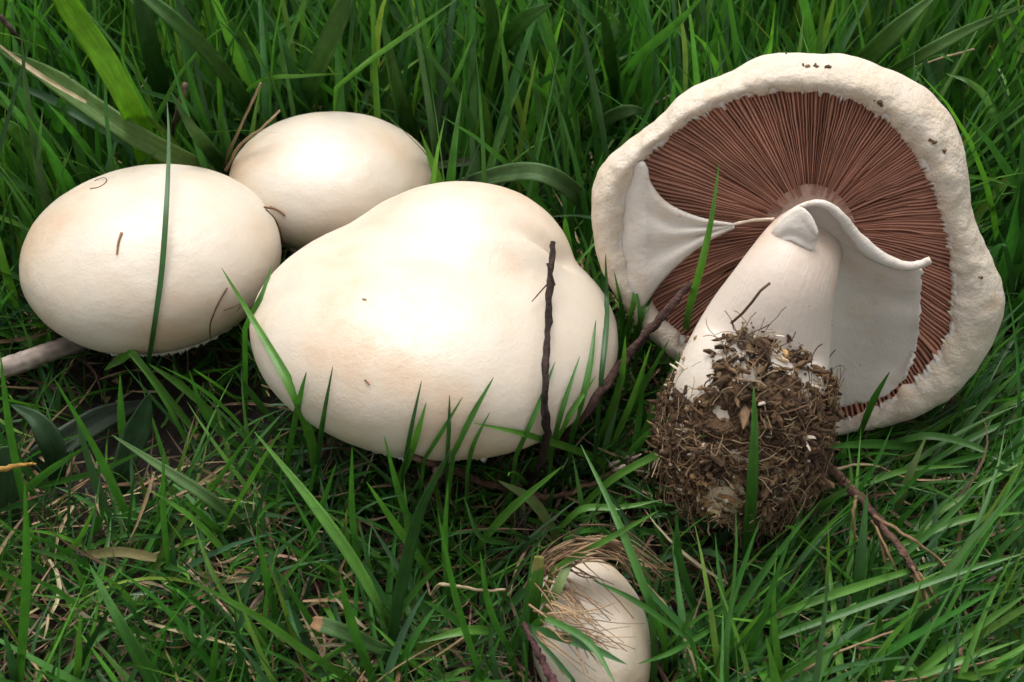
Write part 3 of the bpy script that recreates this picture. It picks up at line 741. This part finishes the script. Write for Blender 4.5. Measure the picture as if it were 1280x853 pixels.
ribbon('broad_leaf', 'dark broad leaf bending right behind the yellow green leaf', [(170, -15, .12), (225, 32, .11), (262, 68, .09), (300, 118, .05), (318, 150, .02)], 19, (.045, .13, .018), cat=LC, cross=7, blunt=True)
ribbon('broad_leaf', 'dark upright leaf between the yellow green leaf and the dark bending leaf', [(176, -15, .11), (184, 40, .09), (197, 95, .06), (210, 140, .03)], 24, (.035, .105, .018), cat=LC, cross=7, blunt=True)
ribbon('broad_leaf', 'wide dark green leaf standing behind the smallest round cap', [(442, -20, .12), (420, 30, .10), (396, 85, .07), (376, 140, .03)], 24, (.06, .15, .025), cat=LC, cross=7, tip=.4, clear=None)
ribbon('broad_leaf', 'broad green leaf rising beside the smallest round cap', [(478, 22, .10), (490, 80, .08), (508, 150, .04), (520, 190, .02)], 19, (.05, .14, .02), cat=LC, cross=7, clear=None)
ribbon('broad_leaf', 'pointed leaf behind the gap between egg shaped and smallest caps', [(214, 116, .10), (240, 160, .085), (268, 195, .045), (285, 215, .03)], 17, (.06, .15, .03), cat=LC, cross=7, clear=None)
ribbon('broad_leaf', 'pale folded leaf arching from behind the largest cap towards the open mushroom', [(738, 268, .03), (722, 244, .055), (690, 221, .07), (655, 214, .07), (610, 222, .055), (570, 234, .03)], 23, (.085, .165, .055), cat=LC, cross=9, clear=None, basew=.5, tip=.3)
ribbon('broad_leaf', 'short pointed triangular leaf standing in grass behind the largest cap', [(606, 122, .085), (606, 155, .065), (604, 190, .03)], 25, (.075, .19, .022), cat=LC, cross=7, tip=1.6)
ribbon('broad_leaf', 'small oval bright leaf at the lawn edge left of the torn leaf', [(2, 148, .09), (18, 162, .085), (34, 182, .07)], 17, BRIGHT, cat=LC, tip=1.2, cross=7)
ribbon('broad_leaf', 'grey green horizontal leaf tip left of the short triangular leaf', [(616, 199, .04), (575, 203, .035), (540, 208, .025)], 10, (.11, .15, .08), cat=LC, blunt=True)
ribbon('broad_leaf', 'broad blurred leaf sweeping up right behind the open cap', [(1180, -15, .12), (1130, 28, .11), (1085, 72, .09), (1050, 110, .06)], 25, (.075, .17, .03), cat=LC, cross=7, clear=None)
ribbon('broad_leaf', 'long pale leaf sweeping right behind the open cap', [(1285, 5, .10), (1215, 35, .10), (1150, 70, .09), (1090, 105, .06)], 15, (.085, .18, .035), cat=LC, cross=7, clear=None)
ribbon('broad_leaf', 'arching pale leaf standing beyond the right side of the open cap', [(1182, 92, .09), (1210, 102, .095), (1232, 122, .08), (1246, 160, .05), (1250, 200, .02)], 9, (.10, .20, .06), cat=LC, clear=None)
ribbon('broad_leaf', 'curved grey green leaf tip showing left of the open cap', [(812, 142, .075), (790, 138, .08), (765, 146, .07), (735, 165, .04)], 17, (.08, .16, .05), cat=LC, cross=7, clear=None)
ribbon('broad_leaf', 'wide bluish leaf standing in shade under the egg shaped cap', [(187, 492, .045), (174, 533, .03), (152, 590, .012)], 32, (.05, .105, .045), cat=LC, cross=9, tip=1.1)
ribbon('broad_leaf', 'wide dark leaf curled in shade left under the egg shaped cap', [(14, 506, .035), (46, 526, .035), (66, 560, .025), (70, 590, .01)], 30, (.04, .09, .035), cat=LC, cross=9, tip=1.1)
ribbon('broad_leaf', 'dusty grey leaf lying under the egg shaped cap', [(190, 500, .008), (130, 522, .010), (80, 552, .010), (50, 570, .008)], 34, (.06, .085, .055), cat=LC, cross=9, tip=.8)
ribbon('broad_leaf', 'squarish pale green leaf end beside an orange straw', [(4, 560, .04), (8, 590, .03), (12, 640, .01)], 30, (.06, .12, .05), cat=LC, cross=9, blunt=True)
ribbon('broad_leaf', 'short lit leaf tip poking from shade under the egg shaped cap', [(130, 463, .025), (146, 452, .028), (164, 440, .02)], 11, BRIGHT, cat=LC, tip=1.3)
ribbon('broad_leaf', 'short broad leaf with a brown torn tip in the foreground turf', [(390, 777, .035), (426, 789, .034), (482, 814, .02)], 20, (.06, .13, .035), cat=LC, cross=7, blunt=True, tipcol=(.30, .17, .08))
ribbon('broad_leaf', 'yellowing leaf with a reddish end lying in the foreground turf', [(196, 698, .014), (150, 690, .016), (110, 694, .012)], 12, (.15, .13, .05), cat='dry leaf', mat=M_DRY, blunt=True)
# background single blades
gK = 'slender upright blades in the lawn behind the caps'
for p, w_, c in (([(577, -5, .13), (520, 35, .12), (462, 76, .10), (420, 110, .06)], 6, BRIGHT), ([(430, 92, .07), (380, 95, .075), (330, 100, .07), (290, 130, .04)], 5, BRIGHT), ([(636, 0, .12), (622, 60, .09), (608, 130, .05), (600, 180, .02)], 9, BRIGHT),
                 ([(592, 42, .11), (570, 95, .08), (540, 150, .03)], 6, GREEN), ([(672, 82, .08), (668, 140, .05), (655, 190, .02)], 11, GREEN), ([(620, 60, .10), (660, 100, .08), (705, 135, .05), (760, 160, .03)], 6, GREEN),
                 ([(848, 0, .13), (856, 60, .10), (857, 120, .06)], 6, PALE), ([(806, 62, .09), (790, 110, .07), (775, 150, .03)], 8, GREEN), ([(752, 10, .12), (762, 60, .09), (770, 120, .04)], 17, (.05, .14, .02)),
                 ([(880, -5, .14), (845, 30, .12), (800, 70, .09), (780, 95, .06)], 12, GREEN), ([(690, 5, .12), (655, 25, .11), (628, 60, .08)], 20, (.05, .15, .02)), ([(610, -20, .13), (618, 50, .09), (610, 120, .05)], 23, (.045, .13, .022))):
    ribbon('grass_blade', 'blade in the tall lawn behind the caps', p, w_, c, group=gK, cat='grass blade', clear=None)

# twigs and stalks
tw = stick('dead_stalk', 'black dried stalk standing upright in front of the largest cap', [(692, 303, .088), (688, 350, .085), (684, 420, .072), (681, 500, .046), (682, 555, .026), (666, 606, .006)], 6.5, 11, BLACK, 'twig', rough=.45, jit=.0006, n=60, clear=.006, rooted=True)
s_ = stick('spur', None, [(688, 352, .0835), (678, 362, .084), (665, 377, .083)], 2.5, 1.2, (.08, .05, .03), None, parent=tw, n=10, clear=.006)
s_ = stick('spur', None, [(684, 330, .087), (690, 345, .087), (694, 357, .0855)], 3, 1.5, BLACK, None, parent=tw, n=8, clear=.006)
stick('dead_stalk', 'dark purple stalk slanting from the turf towards the open mushroom', [(864, 354, .075), (822, 402, .062), (770, 462, .045), (712, 540, .022), (648, 608, .006)], 9, 17, (.075, .042, .036), 'twig', rough=.35, n=60, jit=.0008)
tw = stick('dead_stalk', 'brown fibrous stalk lying level below the largest cap', [(516, 570, .014), (560, 586, .016), (620, 608, .016), (682, 621, .014), (742, 604, .016), (798, 570, .018)], 11, 6, (.12, .07, .045), 'twig', rough=.4, n=60, jit=.001)
for k, (x, y) in enumerate(((795, 572), (775, 586), (768, 580), (786, 570))):
    stick('seed_head', None, [(x - 6, y + 3, .020), (x, y, .022), (x + 7, y - 4, .023)], 6, 3, (.30, .24, .20), None, parent=tw, n=8, rough=.6)
stick('dead_stalk', 'short purplish straw leaning in the turf below the largest cap', [(547, 584, .04), (532, 625, .032), (512, 670, .022), (490, 722, .008)], 8, 11, (.13, .07, .055), 'twig', rough=.5, jit=.0008)
stick('dead_stalk', 'purple striped straw beside the half buried button', [(655, 780, .035), (675, 820, .04), (695, 860, .04)], 7, 11, (.075, .033, .034), 'twig', rough=.5, jit=.0006)
stick('pale_stem', 'thick pale lilac plant stem entering the shade left of the egg shaped cap', [(-12, 466, .020), (30, 452, .020), (62, 440, .019), (112, 424, .012), (150, 405, .008)], 27, 22, (.36, .29, .25), 'stem', mat=M_DRY, rough=.08, sides=16, clear=None)
tw = stick('frayed_stalk', 'long brown frayed stalk trailing from the soil caked stem through grass', [(1012, 562, .034), (1042, 590, .036), (1070, 618, .036), (1112, 668, .034), (1145, 715, .030)], 13, 9, (.10, .058, .042), 'twig', rough=.55, n=50, jit=.0009)
for p in ([(1140, 708, .031), (1156, 740, .028), (1166, 775, .022), (1168, 806, .014)], [(1142, 712, .030), (1150, 745, .026), (1158, 772, .018), (1164, 790, .014)], [(1138, 705, .030), (1162, 735, .027), (1180, 778, .016)], [(1092, 645, .036), (1130, 668, .036), (1160, 688, .034), (1205, 731, .024)], [(1090, 650, .034), (1110, 690, .03), (1126, 730, .02), (1131, 768, .012)], [(1096, 655, .033), (1106, 700, .026), (1110, 745, .014)], [(1070, 620, .037), (1066, 650, .033), (1070, 690, .02)]):
    stick('frayed_strand', None, p, 5, 2.5, (.24, .15, .08), None, mat=M_DRY, parent=tw, n=22, rough=.3, jit=.0006)
for lab, p, w0, w1, c in (('pale dry chip lying in grass under the open cap rim', [(1043, 588, .036), (1070, 581, .037), (1100, 583, .036)], 5, 2, STRAW),
                          ('tan bent straw behind the smallest round cap, kinked at its top', [(326, 104, .085), (300, 160, .06), (280, 206, .035), (274, 222, .02)], 3, 4.5, TAN),
                          ('curved brown straw hugging the edge of the smallest round cap', [(350, 138, .075), (330, 158, .07), (300, 182, .06), (282, 214, .045)], 2.5, 4, TAN),
                          ('orange straw lying across the squarish leaf', [(-6, 588, .046), (30, 581, .045), (44, 580, .042)], 7, 3, (.45, .25, .06)),
                          ('long pale straw lying in grass beside the frayed stalk', [(990, 846, .022), (1050, 815, .026), (1120, 788, .022)], 4, 3, TAN),
                          ('brown straw lying low in grass under the frayed stalk', [(1055, 858, .02), (1150, 848, .022), (1260, 820, .02)], 4, 3, TAN),
                          ('curled pale straw in the turf left of the buried button', [(540, 745, .028), (548, 732, .036), (565, 732, .036), (600, 738, .032), (632, 737, .03)], 5, 3, STRAW),
                          ('dark dry seed stem in the tall grass behind the torn leaf', [(0, 20, .08), (20, 45, .07), (38, 70, .05)], 7, 6, PURP),
                          ('brown dry stem behind the egg shaped cap', [(232, 106, .08), (222, 140, .06), (212, 175, .03)], 7, 5, (.16, .10, .08)),
                          ('short pale straw in the lawn behind the open cap', [(1218, 62, .08), (1180, 72, .075), (1140, 86, .05)], 3, 4, STRAW),
                          ('pale straw end lying beside the open cap', [(840, 120, .05), (815, 132, .04), (800, 140, .03)], 6, 4, (.32, .27, .19))):
    stick('dry_straw', lab, p, w0, w1, c, 'straw', mat=M_DRY, n=26, rough=.25, jit=.0004, clear=None if 'behind' in lab or 'hugging' in lab else .0015)
# small hairs on the caps
for lab, p, w0, c in (('tiny brown fibre stuck on the egg shaped cap', [(152, 291), (148, 303), (146, 318)], 3.5, (.30, .16, .08)),
                      ('curled brown hair on the top of the egg shaped cap', [(113, 236), (124, 234), (133, 227), (130, 222), (118, 226)], 1.6, (.22, .12, .07)),
                      ('thin curved brown fibre on the lower right of the egg shaped cap', [(284, 360), (272, 382), (263, 405), (263, 424)], 2.4, (.14, .075, .05)),
                      ('thin side fibre on the lower right of the egg shaped cap', [(280, 388), (292, 384), (302, 380), (296, 390)], 1.4, (.25, .15, .09)),
                      ('tan curled fibre where the egg shaped and smallest caps touch', [(330, 259), (345, 262), (356, 270), (350, 264), (338, 258)], 3, (.34, .20, .11)),
                      ('fine root hair in the crease between egg shaped and smallest caps', [(332, 262), (344, 275), (351, 292), (354, 306)], 3, (.28, .17, .10)),
                      ('red brown speck on the front of the largest cap', [(456, 475), (459, 478), (462, 481)], 2.4, (.30, .10, .06)),
                      ('dark speck on the upper side of the largest cap', [(453, 374), (456, 374), (458, 375)], 2, (.2, .1, .05))):
    q = [(x, y, -.05) for x, y in p]
    stick('fibre', lab, q, w0, w0 * .6, c, 'fibre', mat=M_DRY, n=16, rough=.2, clear=.0006, sides=5)

# ------------------------------------------------------------------ random ribbons (grass, dead thatch)
CAMn = np.array(CAM); FWn = np.array(FW); UPn = np.array(UP)
def projn(P):
    v = P - CAMn; z = v @ FWn; return 640 + FPX * v[..., 0] / z, 426.5 - FPX * (v @ UPn) / z
def blades(root, az, a0, a1, L, W, col, J=6, twist=None, drift=None, zmin=.002):
    n = len(root); t = np.linspace(0, 1, J + 1)[None, :]
    al = a0[:, None] + (a1 - a0)[:, None] * t ** 1.4
    azz = az[:, None] + (drift[:, None] * t if drift is not None else 0)
    st = (L / J)[:, None]
    dx = np.sin(al) * np.cos(azz) * st; dy = np.sin(al) * np.sin(azz) * st; dz = np.cos(al) * st
    z0 = np.zeros((n, 1))
    P = np.stack([np.c_[z0, np.cumsum(dx[:, :-1], 1)], np.c_[z0, np.cumsum(dy[:, :-1], 1)], np.c_[z0, np.cumsum(dz[:, :-1], 1)]], -1) + root[:, None, :]
    P[..., 2] = np.maximum(P[..., 2], zmin)
    T = np.stack([np.sin(al) * np.cos(azz), np.sin(al) * np.sin(azz), np.cos(al)], -1)
    S = np.stack([-np.sin(azz), np.cos(azz), np.zeros_like(azz)], -1); Nn = np.cross(T, S)
    tw = (twist[:, None] * (t + .3)) if twist is not None else np.zeros((n, 1)) * t
    S2 = S * np.cos(tw)[..., None] + Nn * np.sin(tw)[..., None]; N2 = Nn * np.cos(tw)[..., None] - S * np.sin(tw)[..., None]
    wp = np.minimum(1, .55 + t * 1.6) * (1 - t ** 2.4) + .02
    hw = (W[:, None] * wp / 2)[..., None]
    Vv = np.stack([P - S2 * hw, P - N2 * hw * .35, P + S2 * hw], 2)     # n, J+1, 3, 3
    return P, Vv
def emit(name, Vv, col, mat, label, cat):
    n, J1 = Vv.shape[:2]
    i = np.arange(J1 - 1)[:, None] * 3 + np.arange(2)[None, :]; i = i.ravel()
    f = np.stack([i, i + 1, i + 4, i + 3], -1)
    F = (f[None] + (np.arange(n) * J1 * 3)[:, None, None]).reshape(-1, 4)
    Cc = np.repeat(col, J1 * 3, axis=0)
    o = mesh_obj(name, Vv.reshape(-1, 3), F, mat, cols=Cc); return tag(o, label, cat, None, 'stuff')
def inside_any(P, grow=1.03):        # P (...,3)
    ok = np.zeros(P.shape[:-1], bool)
    for ells in ELL:
        for c, ax, Rm in ells:
            q = (P - np.array(c)) @ np.array(Rm); ok |= ((q / (np.array(ax) * grow)) ** 2).sum(-1) < 1
    v = P - np.array(OO); h = v @ np.array(ON); r1 = v @ np.array(O1); r2 = v @ np.array(O2); r = np.hypot(r1, r2); a = np.arctan2(r2, r1) % (2 * math.pi)
    ro = np.interp(a, np.arange(73) * 2 * math.pi / 72, np.array(RO + RO[:1])) * 1e-4
    ok |= (h < .012) & (h > -.055) & (r < ro * np.sqrt(np.clip(1 - (np.clip(-h - .013, 0, 1) / .042) ** 2, 0, 1)) + .002)
    sa, sb = np.array(at(992, 335, .075)), np.array(at(915, 590, .038)); ab = sb - sa
    t = np.clip(((P - sa) @ ab) / (ab @ ab), 0, 1); dd = np.linalg.norm(P - sa - t[..., None] * ab, axis=-1); ok |= dd < .016 + .014 * t
    return ok
def occl(P):                         # does a point hide a mushroom from the front?
    v = Vector(P) - CAM; L = v.length; d = v / L
    for b in BVHS:
        h = b.ray_cast(CAM, d)
        if h[0] is not None and h[3] > L - .002: return True
    return False
def hides_traced(P):
    v = Vector(P) - CAM; L = v.length; h = TRB.ray_cast(CAM, v / L); return h[0] is not None and h[3] > L
def keep(P, allow=.0, tol=1):
    global TRB
    TRB = BVHTree.FromPolygons(TRV, TRF)
    ins = inside_any(P[:, :, :]).any(1); k = ~ins
    x, y = projn(P)
    vis = ((x > -420) & (x < 1700) & (y > -400) & (y < 1250)).any(1); k &= vis
    idx = np.nonzero(k)[0]
    J = P.shape[1]
    for i in idx:
        c = sum(occl(P[i, j]) for j in range(1, J, 1))
        if c > tol + (random.random() < allow): k[i] = False; continue
        c = sum(hides_traced(P[i, j]) for j in range(1, J)) + sum(hides_traced((P[i, j] + P[i, j - 1]) / 2) for j in range(2, J))
        if c and random.random() < .86: k[i] = False
    return k
def palette(n, cols, wts, jit=.18):
    c = np.array(cols)[rng.choice(len(cols), n, p=np.array(wts) / sum(wts))]
    return c * (1 + jit * rng.standard_normal((n, 1))).clip(.5, 1.6) * (1 + .07 * rng.standard_normal((n, 3))).clip(.7, 1.3)
GP = [GREEN, BRIGHT, DARK, BLUE, (.12, .21, .034), (.040, .142, .020)]
def field(name, label, n, xr, yr, Lr, Wr, lean, curl, azc, azs, wts, clump=120, thr=-.25, allow=0, z0=0.0, tol=1):
    x = rng.uniform(*xr, n * 2); y = rng.uniform(*yr, n * 2)
    cl = np.array([n3((a, b, 0), clump, 31) + .6 * n3((a, b, 4), clump * .3, 32) for a, b in zip(x, y)])
    m = cl > thr + .25 * rng.standard_normal(n * 2); x, y = x[m][:n], y[m][:n]; n = len(x)
    hole = ((x + .145) / .085) ** 2 + ((y + .022) / .045) ** 2
    m = (hole > 1) | (rng.random(n) < .22); x, y = x[m], y[m]; n = len(x)
    root = np.stack([x, y, np.full(n, z0)], -1)
    az = azc + azs * rng.standard_normal(n) if azs < 3 else rng.uniform(0, 2 * math.pi, n)
    a0 = np.abs(rng.normal(lean[0], lean[1], n)); a1 = a0 + np.abs(rng.normal(curl[0], curl[1], n))
    L = rng.uniform(*Lr, n) * rng.uniform(.75, 1.1, n); W = rng.uniform(*Wr, n); W *= np.where(rng.random(n) < .08, 1.5, 1)
    P, Vv = blades(root, az, a0, np.minimum(a1, 1.75), L, W, None, 6, rng.normal(0, .9, n), rng.normal(0, .5, n))
    k = keep(P, allow, tol)
    return emit(name, Vv[k], palette(n, GP, wts)[k], M_GRASS, label, 'grass')
TAU = 2 * math.pi
field('lawn_grass', 'tall dense green grass behind the mushrooms', 9500, (-.48, .48), (.03, .62), (.06, .15), (.0024, .0062), (.25, .2), (.35, .3), 0, 9, [4, 3, 3, 1.2, 1, 3])
field('fine_lawn_grass', 'short fine grass filling the lawn behind the mushrooms', 9000, (-.45, .45), (.02, .58), (.03, .07), (.0012, .0026), (.4, .3), (.4, .3), 0, 9, [4, 2, 4, 1, 1, 3])
field('side_grass', 'long swept grass right of the soil caked stem', 3700, (.06, .40), (-.22, .08), (.045, .095), (.0017, .0034), (.85, .25), (.4, .25), R(35), .55, [4, 3, 3, 1, .6, 3])
field('foreground_turf', 'short open green turf in front of the mushrooms', 4600, (-.33, .14), (-.24, .06), (.028, .07), (.0014, .0036), (.65, .35), (.45, .3), 0, 9, [4, 2.5, 3, 1.4, .6, 3], allow=.3)
field('undergrowth', 'short dark grass low under the other blades', 9000, (-.32, .36), (-.22, .12), (.015, .042), (.0008, .0020), (.7, .4), (.4, .3), 0, 9, [3, 1, 4, 1, .5, 3])
# dead straw lying on the soil
def thatch(name, label, n, xr, yr, zr, Lr, Wr, wts, cols, clump=40, thr=-.2):
    x = rng.uniform(*xr, n * 2); y = rng.uniform(*yr, n * 2)
    cl = np.array([n3((a, b, 0), clump, 41) for a, b in zip(x, y)]); m = cl > thr + .2 * rng.standard_normal(n * 2); x, y = x[m][:n], y[m][:n]; n = len(x)
    hole = ((x + .145) / .08) ** 2 + ((y + .018) / .04) ** 2; m = (hole > 1) | (rng.random(n) < .08); x, y = x[m], y[m]; n = len(x)
    root = np.stack([x, y, rng.uniform(*zr, n) * rng.random(n)], -1)
    a0 = rng.normal(1.45, .28, n); a1 = a0 + rng.normal(.1, .5, n)
    P, Vv = blades(root, rng.uniform(0, TAU, n), a0, a1, rng.uniform(*Lr, n), rng.uniform(*Wr, n), None, 6, rng.normal(0, 1.2, n), rng.normal(0, .65, n), .001)
    k = keep(P)
    return emit(name, Vv[k], palette(n, cols, wts, .25)[k], M_DRY, label, 'straw')
DC = [TAN, STRAW, BROWN, (.26, .18, .11), (.10, .065, .045)]
thatch('dead_thatch', 'tangled dry brown grass lying on the soil among the turf', 7500, (-.28, .34), (-.22, .10), (.0, .022), (.012, .045), (.0006, .0018), [2.2, 1.6, 2.5, 3, 3], DC)
thatch('lawn_thatch', 'dead straw scattered low in the lawn behind', 3500, (-.45, .45), (.08, .55), (.0, .030), (.015, .05), (.0007, .002), [2.5, 2, 2, 2, 2], DC)
# straw over the buried button
def button_straw():
    n = 300; c = np.array(BUR_C)
    rows = []
    V = []; F = []; Cc = []
    SH = spline([(668, 742, .034), (684, 710, .040), (716, 690, .046), (756, 684, .048), (792, 698, .044), (822, 730, .036)], 60)
    for q in range(150):
        if q < 85:
            a0_ = random.randrange(0, 34); e0 = min(59, a0_ + random.randrange(14, 40)); off = random.gauss(0, 9); tl = random.gauss(0, 10); pts = []
            for g_, u in enumerate(np.linspace(0, 1, 4)):
                b = SH[int(a0_ + (e0 - a0_) * u)]; b2 = SH[min(59, int(a0_ + (e0 - a0_) * u) + 1)] - SH[max(0, int(a0_ + (e0 - a0_) * u) - 1)]
                nv = np.array((-b2[1], b2[0])) / (math.hypot(b2[0], b2[1]) + 1e-6); o_ = off + tl * (u - .5) + random.gauss(0, 3)
                pts.append((b[0] + nv[0] * o_, b[1] + nv[1] * o_, b[2] + random.uniform(-.006, .003)))
        else:
            x, y = random.gauss(694, 14), random.uniform(700, 800); L = random.uniform(25, 100); a = R(random.gauss(32, 16)); bend = random.gauss(8, 10)
            pts = [(x + L * u * math.cos(a), y + L * u * math.sin(a) + bend * u * u + random.gauss(0, 2.5), .04) for u in np.linspace(0, 1, 4)]
        P = [place(*p_, random.uniform(.0008, .004)) for p_ in spline(pts, 10)]
        for _ in range(1): P = [P[0]] + [(P[i - 1] + P[i] * 2 + P[i + 1]) / 4 for i in range(1, 9)] + [P[-1]]
        wd = mm(random.uniform(1.2, 3.4), P[0]) / 2
        col = np.array(random.choice([(.22, .13, .07), (.28, .18, .10), (.15, .085, .05), (.34, .24, .14)])) * random.uniform(.75, 1.15)
        v, f, cc = tube(P, [wd * (1 - .6 * i / 9) for i in range(10)], col, 5, .3); k = len(V); V += v; Cc += cc; F += [tuple(k + a for a in ff) for ff in f]
    o = mesh_obj('straw_tangle', V, F, M_DRY, cols=Cc); tag(o, 'tangle of brown dead straw draped over the half buried button', 'straw', None, 'stuff')
button_straw()
# soil litter crumbs
def litter():
    V = []; F = []; Cc = []
    base = [(1, 0, .2), (-.6, .8, 0), (-.5, -.9, .1), (.1, .1, 1), (.1, -.1, -.6)]; fc = [(0, 1, 3), (1, 2, 3), (2, 0, 3), (1, 0, 4), (2, 1, 4), (0, 2, 4)]
    for q in range(4000):
        x, y = random.uniform(-.4, .4), random.uniform(-.2, .45); s = random.uniform(.0008, .0028); k = len(V); a = random.uniform(0, TAU)
        c = np.array(random.choice([(.05, .03, .02), (.09, .055, .035), (.16, .10, .06), (.22, .15, .09)])) * random.uniform(.6, 1.2)
        for b in base:
            V.append((x + s * (b[0] * math.cos(a) - b[1] * math.sin(a)), y + s * (b[0] * math.sin(a) + b[1] * math.cos(a)), .002 + random.uniform(0, .003) + s * b[2] * .5)); Cc.append(c)
        F += [tuple(k + i for i in f) for f in fc]
    o = mesh_obj('soil_litter', V, F, M_CRUMB, smooth=False, cols=Cc); tag(o, 'dark soil crumbs and bits of litter between the grass', 'litter', None, 'stuff')
litter()
